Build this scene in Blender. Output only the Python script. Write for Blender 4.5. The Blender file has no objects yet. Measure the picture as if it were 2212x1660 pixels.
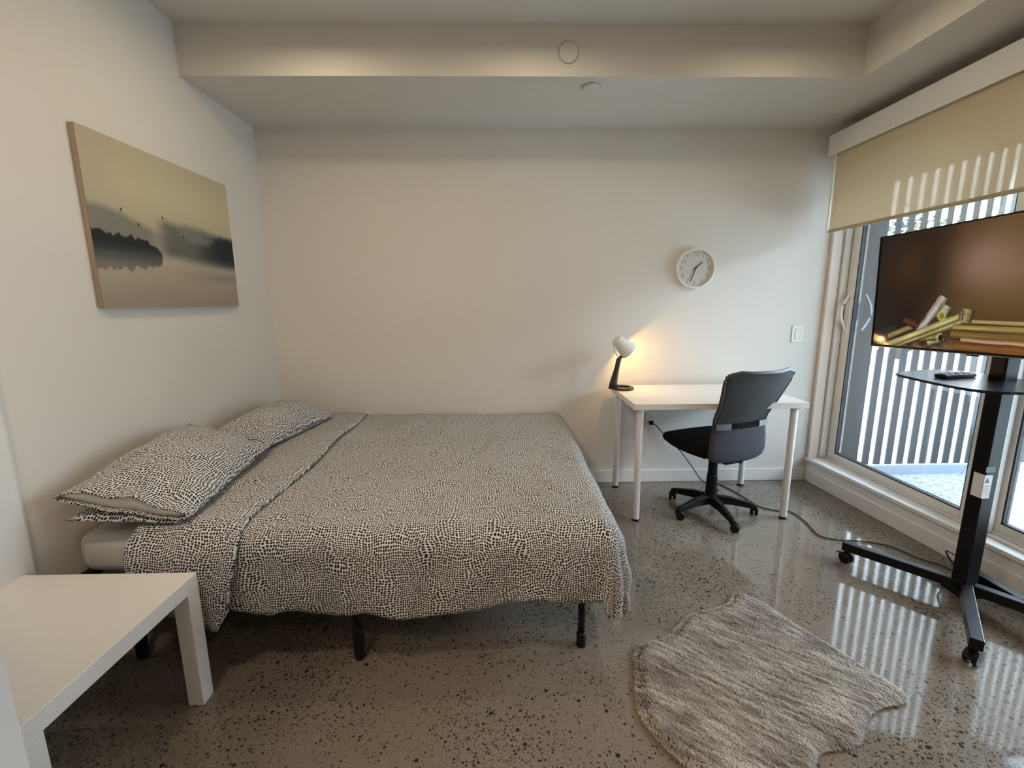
import bpy, bmesh, math, random
import numpy as np
from mathutils import Vector, Matrix, noise

random.seed(7)
S = bpy.context.scene
COL = S.collection
PI = math.pi

# ------------------------------------------------------------------ helpers
def lin(c):
    return tuple(((x / 255) / 12.92 if x / 255 <= 0.04045 else ((x / 255 + 0.055) / 1.055) ** 2.4) for x in c)

def tag(o, label=None, cat=None, group=None, kind=None):
    if label: o['label'] = label
    if cat: o['category'] = cat
    if group: o['group'] = group
    if kind: o['kind'] = kind
    return o

def empty(name, loc=(0, 0, 0), rz=0.0):
    o = bpy.data.objects.new(name, None)
    COL.objects.link(o)
    o.location = loc
    o.rotation_euler = (0, 0, rz)
    o.empty_display_size = 0.05
    return o

def mesh_obj(name, bm, mat, parent=None, smooth=False, bevel=0.0, seg=2, sub=0):
    me = bpy.data.meshes.new(name)
    bmesh.ops.recalc_face_normals(bm, faces=bm.faces)
    bm.to_mesh(me)
    bm.free()
    if mat: me.materials.append(mat)
    if smooth:
        for p in me.polygons: p.use_smooth = True
    o = bpy.data.objects.new(name, me)
    COL.objects.link(o)
    if parent: o.parent = parent
    if bevel > 0:
        m = o.modifiers.new('bevel', 'BEVEL')
        m.width = bevel; m.segments = seg; m.limit_method = 'ANGLE'
        m.angle_limit = math.radians(40)
    if sub:
        m = o.modifiers.new('sub', 'SUBSURF'); m.levels = sub; m.render_levels = sub
    return o

def box(bm, x0, x1, y0, y1, z0, z1, M=None):
    vs = [Vector((x, y, z)) for x in (x0, x1) for y in (y0, y1) for z in (z0, z1)]
    if M: vs = [M @ v for v in vs]
    v = [bm.verts.new(p) for p in vs]
    for f in ((0, 1, 3, 2), (4, 6, 7, 5), (0, 4, 5, 1), (2, 3, 7, 6), (0, 2, 6, 4), (1, 5, 7, 3)):
        bm.faces.new([v[i] for i in f])

def prism(bm, pts, z0, z1):
    a = [bm.verts.new((x, y, z0)) for x, y in pts]
    b = [bm.verts.new((x, y, z1)) for x, y in pts]
    n = len(pts)
    bm.faces.new(a[::-1]); bm.faces.new(b)
    for i in range(n):
        bm.faces.new((a[i], a[(i + 1) % n], b[(i + 1) % n], b[i]))

def frame_of(d):
    d = d.normalized()
    up = Vector((0, 0, 1)) if abs(d.z) < 0.95 else Vector((1, 0, 0))
    x = d.cross(up).normalized()
    y = x.cross(d).normalized()
    return x, y

def tube(bm, pts, r, n=10, cap=True):
    pts = [Vector(p) for p in pts]
    rs = r if isinstance(r, (list, tuple)) else [r] * len(pts)
    rings = []
    for i, p in enumerate(pts):
        a = pts[max(0, i - 1)]; b = pts[min(len(pts) - 1, i + 1)]
        x, y = frame_of(b - a)
        rings.append([bm.verts.new(p + (x * math.cos(t) + y * math.sin(t)) * rs[i])
                      for t in [2 * PI * k / n for k in range(n)]])
    for i in range(len(rings) - 1):
        for k in range(n):
            bm.faces.new((rings[i][k], rings[i][(k + 1) % n], rings[i + 1][(k + 1) % n], rings[i + 1][k]))
    if cap:
        bm.faces.new(rings[0][::-1]); bm.faces.new(rings[-1])

def bar(bm, a, b, w, h):
    """rectangular bar from a to b, w wide (horizontal), h tall"""
    a = Vector(a); b = Vector(b)
    x, y = frame_of(b - a)
    ra = [bm.verts.new(a + x * sx * w / 2 + y * sy * h / 2) for sx, sy in ((-1, -1), (1, -1), (1, 1), (-1, 1))]
    rb = [bm.verts.new(b + x * sx * w / 2 + y * sy * h / 2) for sx, sy in ((-1, -1), (1, -1), (1, 1), (-1, 1))]
    bm.faces.new(ra[::-1]); bm.faces.new(rb)
    for k in range(4):
        bm.faces.new((ra[k], ra[(k + 1) % 4], rb[(k + 1) % 4], rb[k]))

def lathe(bm, prof, M=None, n=32, close=False):
    """prof: list of (r, z)"""
    rings = []
    for r, z in prof:
        if r < 1e-6:
            p = Vector((0, 0, z)); p = M @ p if M else p
            rings.append([bm.verts.new(p)])
        else:
            ring = []
            for k in range(n):
                p = Vector((r * math.cos(2 * PI * k / n), r * math.sin(2 * PI * k / n), z))
                ring.append(bm.verts.new(M @ p if M else p))
            rings.append(ring)
    for a, b in zip(rings[:-1], rings[1:]):
        for k in range(n):
            k2 = (k + 1) % n
            if len(a) == 1 and len(b) == 1: continue
            if len(a) == 1: bm.faces.new((a[0], b[k2], b[k]))
            elif len(b) == 1: bm.faces.new((a[k], a[k2], b[0]))
            else: bm.faces.new((a[k], a[k2], b[k2], b[k]))

def catmull(pts, n=8):
    pts = [Vector(p) for p in pts]
    P = [pts[0] * 2 - pts[1]] + pts + [pts[-1] * 2 - pts[-2]]
    out = []
    for i in range(1, len(P) - 2):
        for k in range(n):
            t = k / n
            a, b, c, d = P[i - 1], P[i], P[i + 1], P[i + 2]
            out.append(0.5 * ((2 * b) + (c - a) * t + (2 * a - 5 * b + 4 * c - d) * t * t + (3 * b - a - 3 * c + d) * t ** 3))
    out.append(pts[-1])
    return out

def closed_smooth(pts, n=6):
    P = [Vector((x, y, 0)) for x, y in pts]
    out = []
    N = len(P)
    for i in range(N):
        a, b, c, d = P[i - 1], P[i], P[(i + 1) % N], P[(i + 2) % N]
        for k in range(n):
            t = k / n
            q = 0.5 * ((2 * b) + (c - a) * t + (2 * a - 5 * b + 4 * c - d) * t * t + (3 * b - a - 3 * c + d) * t ** 3)
            out.append((q.x, q.y))
    return out

# ---------------------------------------------------------------- materials
class NT:
    def __init__(s, name):
        s.m = bpy.data.materials.new(name); s.m.use_nodes = True
        s.t = s.m.node_tree; s.t.nodes.clear()
        s.out = s.n('ShaderNodeOutputMaterial')
    def n(s, typ, **kw):
        nd = s.t.nodes.new(typ)
        for k, v in kw.items():
            if k.startswith('i_'):
                key = k[2:].replace('_', ' ')
                nd.inputs[key].default_value = v
            else: setattr(nd, k, v)
        return nd
    def l(s, a, b): s.t.links.new(a, b)
    def math(s, op, a, b=None, c=None, clamp=False):
        nd = s.n('ShaderNodeMath', operation=op); nd.use_clamp = clamp
        for i, v in enumerate((a, b, c)):
            if v is None: continue
            if isinstance(v, (int, float)): nd.inputs[i].default_value = v
            else: s.l(v, nd.inputs[i])
        return nd.outputs[0]
    def mix(s, fac, a, b, blend='MIX'):
        nd = s.n('ShaderNodeMix', data_type='RGBA', blend_type=blend)
        for key, v in ((0, fac), (6, a), (7, b)):
            if isinstance(v, (int, float)): nd.inputs[key].default_value = v
            elif isinstance(v, tuple): nd.inputs[key].default_value = (*v[:3], 1)
            else: s.l(v, nd.inputs[key])
        return nd.outputs[2]
    def ramp(s, fac, stops, interp='LINEAR'):
        nd = s.n('ShaderNodeValToRGB'); nd.color_ramp.interpolation = interp
        e = nd.color_ramp.elements
        while len(e) < len(stops): e.new(0.5)
        for el, (p, c) in zip(e, stops):
            el.position = p
            el.color = (c, c, c, 1) if isinstance(c, (int, float)) else (*c[:3], 1)
        s.l(fac, nd.inputs[0]); return nd.outputs[0]
    def noise(s, vec, scale, detail=3, rough=0.5, dim='3D'):
        nd = s.n('ShaderNodeTexNoise', noise_dimensions=dim)
        nd.inputs['Scale'].default_value = scale; nd.inputs['Detail'].default_value = detail
        nd.inputs['Roughness'].default_value = rough
        if vec is not None: s.l(vec, nd.inputs['Vector'])
        return nd
    def bsdf(s, color, rough=0.5, metal=0.0, spec=0.5, bump=None, bstr=0.1, bdist=0.01, **kw):
        b = s.n('ShaderNodeBsdfPrincipled')
        for key, v in (('Base Color', color), ('Roughness', rough), ('Metallic', metal), ('Specular IOR Level', spec)):
            if isinstance(v, tuple): b.inputs[key].default_value = (*v[:3], 1)
            elif isinstance(v, (int, float)): b.inputs[key].default_value = v
            else: s.l(v, b.inputs[key])
        for k, v in kw.items(): b.inputs[k.replace('_', ' ')].default_value = v
        if bump is not None:
            bn = s.n('ShaderNodeBump'); bn.inputs['Strength'].default_value = bstr; bn.inputs['Distance'].default_value = bdist
            s.l(bump, bn.inputs['Height']); s.l(bn.outputs[0], b.inputs['Normal'])
        s.l(b.outputs[0], s.out.inputs[0])
        return b

def plain(name, c, rough=0.5, metal=0.0, spec=0.5, var=0.04, scale=30, bump=0.0, **kw):
    t = NT(name)
    g = t.n('ShaderNodeNewGeometry')
    nz = t.noise(g.outputs['Position'], scale, 3)
    c2 = tuple(max(0, x * (1 - var)) for x in c); c3 = tuple(min(1, x * (1 + var)) for x in c)
    col = t.mix(nz.outputs[0], c2, c3)
    t.bsdf(col, rough, metal, spec, bump=nz.outputs[0] if bump else None, bstr=bump, bdist=0.002, **kw)
    return t.m

M_wall = plain('wall paint', (0.70, 0.675, 0.63), 0.75, spec=0.25, var=0.015, scale=3, bump=0.04)
M_ceil = plain('ceiling paint', (0.66, 0.63, 0.58), 0.8, spec=0.2, var=0.015, scale=3)
M_trim = plain('trim paint', (0.76, 0.75, 0.73), 0.4, spec=0.4, var=0.01)
M_vinyl = plain('white vinyl frame', (0.74, 0.72, 0.68), 0.35, var=0.01)
M_lam = plain('white laminate', (0.78, 0.76, 0.72), 0.28, var=0.01)
M_wmetal = plain('white coated metal', (0.74, 0.73, 0.71), 0.3, var=0.01)
M_wplast = plain('white plastic', (0.76, 0.75, 0.71), 0.35, var=0.01)
M_black = plain('black metal', (0.006, 0.006, 0.007), 0.33, spec=0.2, var=0.1)
M_bplast = plain('black plastic', (0.006, 0.006, 0.0065), 0.42, spec=0.2, var=0.1)
M_cable = plain('black cable rubber', (0.01, 0.01, 0.01), 0.45, var=0.1)
M_dgrey = plain('dark grey plastic', (0.055, 0.052, 0.05), 0.35, var=0.05)
M_bracket = plain('grey plastic', (0.13, 0.14, 0.16), 0.35, var=0.05)
M_chrome = plain('handle metal', (0.35, 0.35, 0.36), 0.2, metal=0.8, var=0.05)
M_seatf = plain('black seat fabric', (0.008, 0.008, 0.009), 0.95, spec=0.1, var=0.3, scale=400, bump=0.3)
M_lampb = plain('dark lamp base', (0.03, 0.026, 0.022), 0.35, var=0.1)
M_sheet = plain('white sheet cotton', (0.62, 0.60, 0.56), 0.9, spec=0.1, var=0.03, scale=12, bump=0.3)
M_clockf = plain('clock face', (0.56, 0.54, 0.50), 0.5, var=0.01)
M_numer = plain('clock numerals', (0.33, 0.32, 0.29), 0.5, var=0.02)
M_glassblk = plain('black tempered glass', (0.008, 0.009, 0.011), 0.25, spec=0.3, var=0.05)
M_dline = plain('gasket rubber', (0.02, 0.02, 0.022), 0.6, var=0.1)  # dark rubber of the gaskets around the door panes
M_sticker = plain('sticker paper', (0.75, 0.75, 0.75), 0.5, var=0.02)
M_brush = plain('brushed grey', (0.25, 0.27, 0.3), 0.5, var=0.1)

def glass():
    t = NT('door glass')
    fr = t.n('ShaderNodeFresnel'); fr.inputs[0].default_value = 1.45
    tr = t.n('ShaderNodeBsdfTransparent'); tr.inputs[0].default_value = (0.93, 0.96, 0.96, 1)
    gl = t.n('ShaderNodeBsdfGlossy'); gl.inputs['Roughness'].default_value = 0.0
    mx = t.n('ShaderNodeMixShader')
    f = t.math('MULTIPLY', fr.outputs[0], 0.8)
    t.l(f, mx.inputs[0]); t.l(tr.outputs[0], mx.inputs[1]); t.l(gl.outputs[0], mx.inputs[2])
    t.l(mx.outputs[0], t.out.inputs[0])
    return t.m
M_glass = glass()

def floor_mat():
    t = NT('polished aggregate concrete')
    g = t.n('ShaderNodeNewGeometry'); P = g.outputs['Position']
    big = t.noise(P, 0.9, 4, 0.6)
    mid = t.noise(P, 5.0, 5, 0.6)
    fine = t.noise(P, 260, 3, 0.7)
    base = t.mix(big.outputs[0], lin((118, 100, 82)), lin((140, 134, 124)))
    base = t.mix(t.ramp(mid.outputs[0], [(0.3, 0.0), (0.7, 0.35)]), base, lin((112, 100, 88)))
    base = t.mix(t.ramp(fine.outputs[0], [(0.50, 0.0), (0.68, 0.55)]), base, lin((60, 54, 48)))
    base = t.mix(t.ramp(fine.outputs[0], [(0.30, 0.4), (0.42, 0.0)]), base, lin((205, 196, 182)))
    # warp for irregular stones
    wn = t.noise(P, 45, 2)
    vm = t.n('ShaderNodeVectorMath', operation='SCALE'); t.l(wn.outputs['Color'], vm.inputs[0]); vm.inputs['Scale'].default_value = 0.004
    va = t.n('ShaderNodeVectorMath', operation='ADD'); t.l(P, va.inputs[0]); t.l(vm.outputs[0], va.inputs[1])
    cur = base
    patch = t.noise(P, 1.6, 2, 0.5)
    for scale, lo, hi, dens, c1, c2, off in ((170, 0.30, 0.42, 0.55, (42, 38, 34), (92, 84, 76), 0.0),
                                       (92, 0.30, 0.38, 0.58, (22, 19, 17), (70, 62, 54), 3.1),
                                       (48, 0.25, 0.31, 0.26, (24, 20, 18), (82, 72, 64), 7.7)):
        v = t.n('ShaderNodeTexVoronoi', voronoi_dimensions='3D')
        v.inputs['Scale'].default_value = scale
        mp = t.n('ShaderNodeMapping'); mp.inputs['Location'].default_value = (off, off * 0.7, 0.0)
        mp.inputs['Scale'].default_value = (1, 1, 0.0)
        t.l(va.outputs[0], mp.inputs[0]); t.l(mp.outputs[0], v.inputs['Vector'])
        sp = t.n('ShaderNodeSeparateColor'); t.l(v.outputs['Color'], sp.inputs[0])
        # density varies in patches
        d2 = t.math('MULTIPLY', t.ramp(patch.outputs[0], [(0.42, 0.35), (0.60, 1.5)]), dens)
        on = t.math('LESS_THAN', sp.outputs[0], d2)
        sz = t.math('MULTIPLY_ADD', sp.outputs[1], 0.25, 0.0)
        dd = t.math('ADD', v.outputs['Distance'], sz)
        inside = t.ramp(dd, [(lo + 0.08, 1.0), (hi + 0.08, 0.0)])
        msk = t.math('MULTIPLY', on, inside)
        sc = t.mix(sp.outputs[2], lin(c1), lin(c2))
        cur = t.mix(t.math('MULTIPLY', msk, 0.93), cur, sc)
    rr = t.ramp(mid.outputs[0], [(0.2, 0.035), (0.8, 0.085)])
    b = t.bsdf(cur, rr, 0, 0.55, bump=mid.outputs[0], bstr=0.04, bdist=0.003)
    return t.m
M_floor = floor_mat()

def print_mat():
    """cream cotton printed with flowing rows of small black dots; UV in metres"""
    t = NT('dot print cotton')
    uv = t.n('ShaderNodeUVMap')
    w1 = t.noise(uv.outputs[0], 9.0, 1, 0.4, '2D')
    sub = t.n('ShaderNodeVectorMath', operation='SUBTRACT'); t.l(w1.outputs['Color'], sub.inputs[0]); sub.inputs[1].default_value = (0.5, 0.5, 0.5)
    sc = t.n('ShaderNodeVectorMath', operation='SCALE'); t.l(sub.outputs[0], sc.inputs[0]); sc.inputs['Scale'].default_value = 0.045
    ad = t.n('ShaderNodeVectorMath', operation='ADD'); t.l(uv.outputs[0], ad.inputs[0]); t.l(sc.outputs[0], ad.inputs[1])
    v = t.n('ShaderNodeTexVoronoi', voronoi_dimensions='2D', distance='MINKOWSKI')
    v.inputs['Exponent'].default_value = 3.0
    v.inputs['Scale'].default_value = 112
    v.inputs['Randomness'].default_value = 0.34
    t.l(ad.outputs[0], v.inputs['Vector'])
    dot = t.ramp(v.outputs['Distance'], [(0.315, 1.0), (0.39, 0.0)])
    tone = t.noise(uv.outputs[0], 3.0, 2, 0.5, '2D')
    cream = t.mix(tone.outputs[0], lin((202, 202, 200)), lin((220, 219, 216)))
    col = t.mix(dot, cream, lin((24, 26, 34)))
    wv = t.noise(uv.outputs[0], 35.0, 4, 0.6, '2D')
    t.bsdf(col, 0.85, 0, 0.15, bump=wv.outputs[0], bstr=0.35, bdist=0.004)
    return t.m
M_print = print_mat()

def attr_mat(name, emission=None, rough=0.6):
    t = NT(name)
    a = t.n('ShaderNodeAttribute'); a.attribute_name = 'paint'
    if emission:
        b = t.bsdf((0.003, 0.003, 0.003), 0.05, 0, 0.32)
        t.l(a.outputs['Color'], b.inputs['Emission Color']); b.inputs['Emission Strength'].default_value = emission
    else:
        t.bsdf(a.outputs['Color'], rough, 0, 0.2)
    return t.m

def blind_mat():
    t = NT('roller blind fabric')
    g = t.n('ShaderNodeNewGeometry')
    n = t.noise(g.outputs['Position'], 300, 2)
    c = t.mix(n.outputs[0], lin((190, 172, 142)), lin((208, 190, 160)))
    d = t.n('ShaderNodeBsdfDiffuse'); t.l(c, d.inputs[0])
    tl = t.n('ShaderNodeBsdfTranslucent'); t.l(c, tl.inputs[0])
    tr = t.n('ShaderNodeBsdfTransparent'); tr.inputs[0].default_value = (1, 0.98, 0.9, 1)
    m1 = t.n('ShaderNodeMixShader'); m1.inputs[0].default_value = 0.13
    t.l(d.outputs[0], m1.inputs[1]); t.l(tl.outputs[0], m1.inputs[2])
    m2 = t.n('ShaderNodeMixShader'); m2.inputs[0].default_value = 0.048
    t.l(m1.outputs[0], m2.inputs[1]); t.l(tr.outputs[0], m2.inputs[2])
    t.l(m2.outputs[0], t.out.inputs[0])
    return t.m
M_blind = blind_mat()

def perf_mat(name, col, pitch, rad, frac=1.0):
    """dark sheet metal with round punched holes; position based"""
    t = NT(name)
    g = t.n('ShaderNodeNewGeometry')
    sep = t.n('ShaderNodeSeparateXYZ'); t.l(g.outputs['Position'], sep.inputs[0])
    z = t.math('DIVIDE', sep.outputs[2], pitch)
    row = t.math('FLOOR', z)
    x = t.math('DIVIDE', sep.outputs[0], pitch)
    x = t.math('ADD', x, t.math('MULTIPLY', t.math('MODULO', row, 2.0), 0.5))
    fx = t.math('SUBTRACT', t.math('FRACT', x), 0.5)
    fz = t.math('SUBTRACT', t.math('FRACT', z), 0.5)
    d = t.math('SQRT', t.math('ADD', t.math('MULTIPLY', fx, fx), t.math('MULTIPLY', fz, fz)))
    hole = t.math('LESS_THAN', d, rad / pitch)
    b = t.n('ShaderNodeBsdfPrincipled'); b.inputs['Base Color'].default_value = (*col, 1); b.inputs['Roughness'].default_value = 0.45
    tr = t.n('ShaderNodeBsdfTransparent'); tr.inputs[0].default_value = (0.30, 0.30, 0.31, 1)
    m = t.n('ShaderNodeMixShader'); t.l(hole, m.inputs[0]); t.l(b.outputs[0], m.inputs[1]); t.l(tr.outputs[0], m.inputs[2])
    t.l(m.outputs[0], t.out.inputs[0])
    return t.m
M_slat = perf_mat('perforated dark slat', lin((28, 33, 42)), 0.036, 0.0026)
M_endp = perf_mat('perforated end panel', lin((24, 28, 34)), 0.026, 0.0011)

def paver_mat():
    t = NT('pale speckled terrace paving')
    g = t.n('ShaderNodeNewGeometry')
    n = t.noise(g.outputs['Position'], 38, 5, 0.8)
    c = t.ramp(n.outputs[0], [(0.40, lin((120, 126, 124))), (0.50, lin((225, 228, 224))), (0.65, lin((250, 250, 248)))])
    t.bsdf(c, 0.8, 0, 0.2, bump=n.outputs[0], bstr=0.3)
    return t.m
M_paver = paver_mat()
M_far = plain('sunlit pale ground', (0.8, 0.82, 0.82), 0.9, var=0.1, scale=2)
M_bldg = plain('opposite building render', (0.16, 0.16, 0.17), 0.8, var=0.1, scale=2)
M_leaf = plain('tree leaves', (0.07, 0.10, 0.045), 0.6, var=0.5, scale=3)
M_bark = plain('tree bark', (0.09, 0.07, 0.05), 0.9, var=0.3, scale=20)
M_brick = None

# ------------------------------------------------------------------ camera
cam_d = bpy.data.cameras.new('camera'); cam = bpy.data.objects.new('camera', cam_d); COL.objects.link(cam)
S.camera = cam
F, PITCH, YAW, ROLL, H = 971.285, 0.1795, 0.0177, 0.0063, 1.3012
cam_d.sensor_fit = 'HORIZONTAL'; cam_d.sensor_width = 36.0; cam_d.lens = 36.0 * F / 2212
cam_d.clip_start = 0.02
cam.location = (0, 0, H)
fwd = Vector((math.sin(YAW) * math.cos(PITCH), math.cos(YAW) * math.cos(PITCH), -math.sin(PITCH)))
rgt = Vector((math.cos(YAW), -math.sin(YAW), 0))
upv = rgt.cross(fwd)
r2 = rgt * math.cos(ROLL) - upv * math.sin(ROLL)
u2 = rgt * math.sin(ROLL) + upv * math.cos(ROLL)
# image right = r2, image up = u2
cam.matrix_world = Matrix(((r2.x, u2.x, -fwd.x, 0), (r2.y, u2.y, -fwd.y, 0), (r2.z, u2.z, -fwd.z, H), (0, 0, 0, 1)))

# ------------------------------------------------------------------ room
XL, XR, YB, YF = -1.568, 2.20, 3.11, -1.9
ZC, ZH, YS, XS = 2.3986, 2.63, 2.452, 1.81

def struct(name, bm, mat, parent=None, **kw):
    o = mesh_obj(name, bm, mat, parent, **kw)
    if parent is None: o['kind'] = 'structure'
    return o

bm = bmesh.new(); box(bm, XL - 0.15, 2.45, YF - 0.15, YB + 0.15, -0.12, 0.0); struct('floor', bm, M_floor)
bm = bmesh.new(); box(bm, XL - 0.15, XL, YF - 0.15, YB + 0.15, 0.0, 2.8); struct('wall_left', bm, M_wall)
bm = bmesh.new(); box(bm, XL, 2.46, YB, YB + 0.15, 0.0, 2.8); struct('wall_back', bm, M_wall)
bm = bmesh.new(); box(bm, XL, 2.46, YF - 0.15, YF, 0.0, 2.8); struct('wall_front', bm, M_wall)
# right wall : header over the doors and the part towards the camera
bm = bmesh.new(); box(bm, 2.24, 2.46, 0.86, YB, 2.12, 2.8); box(bm, 2.24, 2.46, YF, 0.86, 0.0, 2.8); struct('wall_right', bm, M_wall)
bm = bmesh.new(); box(bm, XL, 2.46, YF, YB, ZH, ZH + 0.15); struct('ceiling', bm, M_ceil)
bm = bmesh.new()
prism(bm, [(XL, YS), (XS, YS), (XS, YF), (2.24, YF), (2.24, YB), (XL, YB)], ZC, ZH + 0.01)
o = struct('ceiling_soffit', bm, M_ceil)

def profile_box(bm, x0, x1, y0, y1, z0, z1): box(bm, x0, x1, y0, y1, z0, z1)
bm = bmesh.new(); box(bm, XL + 0.014, XR, YB - 0.014, YB, 0, 0.092); struct('baseboard_back', bm, M_trim, bevel=0.004)
bm = bmesh.new(); box(bm, XL, XL + 0.014, 1.392, YB, 0, 0.092); struct('baseboard_left', bm, M_trim, bevel=0.004)
# door casing on the left wall beside the side table
bm = bmesh.new(); box(bm, XL, XL + 0.022, 1.15, 1.375, 0, 2.2); box(bm, XL, XL + 0.012, 1.375, 1.39, 0, 2.2); struct('trim_1', bm, M_trim, bevel=0.003)
# open white door edge at the bottom left
bm = bmesh.new(); box(bm, XL + 0.04, -0.747, 0.56, 0.60, 0.01, 2.05)
d0 = struct('door_3', bm, M_trim, bevel=0.003)
# raised curb under the doors: face slightly out of square
bm = bmesh.new()
def cx(y): return 2.205 + (YB - y) * 0.055
ys = [YB, 0.6, YF]
def curb_ring(off, z): return [(cx(y) + off, y, z) for y in ys]
rows = [curb_ring(0, 0.0), curb_ring(0, 0.085), curb_ring(0.006, 0.092), curb_ring(0.006, 0.15), curb_ring(-0.012, 0.152), curb_ring(-0.012, 0.175),
        [(2.44, y, 0.178) for y in ys], [(2.44, y, 0) for y in ys]]
V = [[bm.verts.new(p) for p in r] for r in rows]
for i in range(len(V)):
    a, b = V[i], V[(i + 1) % len(V)]
    for k in range(2): bm.faces.new((a[k], a[k + 1], b[k + 1], b[k]))
bm.faces.new([r[0] for r in V]); bm.faces.new([r[-1] for r in V][::-1])
struct('trim_2', bm, M_trim, bevel=0.003)
# jamb and casing at the far end of the opening
bm = bmesh.new(); box(bm, 2.205, 2.27, 3.082, YB, 0.175, 2.3); box(bm, 2.27, 2.285, 3.094, YB, 0.175, 2.3)
struct('trim_3', bm, plain('warm casing paint', (0.72, 0.62, 0.54), 0.4, var=0.01), bevel=0.004)
bm = bmesh.new(); box(bm, 2.285, 2.33, 3.075, YB, 0.178, 2.12); box(bm, 2.33, 2.44, 3.10, YB, 0.178, 2.12)
box(bm, 2.30, 2.44, 0.86, YB, 2.08, 2.12)
box(bm, 2.325, 2.332, 0.86, 3.09, 0.178, 0.19); box(bm, 2.375, 2.382, 0.86, 3.09, 0.178, 0.19)
struct('trim_4', bm, M_vinyl, bevel=0.003)

def slider(name, xa, y0, y1, label_handle, st0=0.13, st1=0.088):
    root = empty(name, (xa, y0, 0.19)); root['kind'] = 'structure'
    z0, z1 = 0.182, 2.08
    w = 0.038
    bm = bmesh.new()
    box(bm, 0, w, 0, st0, z0 - .19, z1 - .19)
    box(bm, 0, w, y1 - y0 - st1, y1 - y0, z0 - .19, z1 - .19)
    box(bm, 0, w, st0, y1 - y0 - st1, z0 - .19, 0.232 - .19)
    box(bm, 0, w, st0, y1 - y0 - st1, z1 - .07 - .19, z1 - .19)
    mesh_obj('door_frame', bm, M_vinyl, root, bevel=0.004)
    bm = bmesh.new()
    t = 0.008
    ya, yb, za, zb = st0, y1 - y0 - st1, 0.232 - .19, z1 - .07 - .19
    for (a, b, c, d) in ((ya, ya + t, za, zb), (yb - t, yb, za, zb), (ya, yb, za, za + t), (ya, yb, zb - t, zb)):
        box(bm, 0.006, 0.034, a, b, c, d)
    mesh_obj('gasket', bm, M_dline, root)
    bm = bmesh.new(); box(bm, 0.017, 0.021, ya + t, yb - t, za + t, zb - t)
    mesh_obj('glass_pane', bm, M_glass, root)
    return root
d1 = slider('door_1', 2.335, 1.985, 3.10, True)
d2 = slider('door_2', 2.386, 0.88, 2.06, False)
# pull handles: white inside, metal outside
bm = bmesh.new()
pts = [(-0.004, 1.045, 0.93 + 0.22 * k / 12 - 0.0) for k in range(13)]
arc = [(-0.006 - 0.045 * math.sin(PI * k / 12), 1.055, 0.915 + 0.235 * k / 12) for k in range(13)]
tube(bm, arc, 0.009, 8)
box(bm, -0.008, 0.0, 1.035, 1.075, 0.90, 1.165)
h = mesh_obj('door_handle', bm, M_wplast, d1, smooth=False, bevel=0.002); h['label'] = 'white curved pull handle'
bm = bmesh.new()
arc = [(0.044 + 0.05 * math.sin(PI * k / 12), 0.985, 0.915 + 0.235 * k / 12) for k in range(13)]
tube(bm, arc, 0.009, 8)
box(bm, 0.038, 0.046, 1.02, 1.05, 0.98, 1.09)
h = mesh_obj('outer_handle', bm, M_chrome, d1, bevel=0.002); h['label'] = 'grey metal pull handle outside'

# roller blind
blind = tag(empty('roller_blind', (2.08, 1.5, 2.2)), 'beige roller blind pulled a third down over the glass doors, below its white box', 'blind')
def add(name, mat, parent, fn, **kw):
    bm = bmesh.new(); fn(bm)
    o = mesh_obj(name, bm, mat, None, **kw)
    if parent:
        loc = parent.matrix_basis.inverted() if False else None
        o.parent = parent
        o.matrix_parent_inverse = Matrix.Translation(-Vector(parent.location)) if abs(parent.rotation_euler[2]) < 1e-9 else parent.matrix_basis.inverted()
    return o
def upd(): bpy.context.view_layer.update()
add('valance', M_trim, blind, lambda b: (box(b, 2.075, 2.085, 0.75, 3.04, 2.20, 2.325), box(b, 2.085, 2.235, 0.75, 3.04, 2.315, 2.325),
    box(b, 2.085, 2.235, 3.03, 3.04, 2.20, 2.315), box(b, 2.085, 2.235, 0.75, 0.76, 2.20, 2.315)), bevel=0.002)
def blindf(b):
    for i in range(2): pass
    v = [b.verts.new(p) for p in ((2.098, 0.78, 1.745), (2.098, 2.985, 1.745), (2.098, 2.985, 2.29), (2.098, 0.78, 2.29))]
    b.faces.new(v)
add('blind_fabric', M_blind, blind, blindf)
add('hem_bar', plain('blind hem', lin((168, 154, 128)), 0.6), blind, lambda b: box(b, 2.092, 2.104, 0.78, 2.985, 1.728, 1.747), bevel=0.003)
add('side_guide', M_vinyl, blind, lambda b: box(b, 2.09, 2.11, 2.992, 3.002, 1.73, 2.2))
add('roller_tube', M_brush, blind, lambda b: tube(b, [(2.14, 0.78, 2.265), (2.14, 3.0, 2.265)], 0.022, 16))

# ------------------------------------------------------------------ small wall fittings
def disc_cover(name, label, M, r):
    root = tag(empty(name), label, 'cover'); root.matrix_world = M
    bm = bmesh.new(); lathe(bm, [(0, 0), (r, 0), (r, 0.006), (r - 0.003, 0.009), (0, 0.010)], n=40)
    o = mesh_obj('cover_plate', bm, M_ceil, root, smooth=False)
    bm = bmesh.new(); lathe(bm, [(r + 0.001, 0), (r + 0.005, 0), (r + 0.005, 0.003), (r + 0.001, 0.003)], n=40)
    mesh_obj('rim', bm, plain('grey rim', (0.42, 0.40, 0.37), 0.6), root)
disc_cover('sprinkler_cover', 'round white cover set in the vertical face of the ceiling step',
           Matrix.Translation((0.33, YS, 2.505)) @ Matrix.Rotation(PI / 2, 4, 'X'), 0.047)
disc_cover('ceiling_cover', 'round white cover under the low ceiling near the step edge',
           Matrix.Translation((0.465, 2.555, ZC)) @ Matrix.Rotation(PI, 4, 'X'), 0.045)

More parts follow.
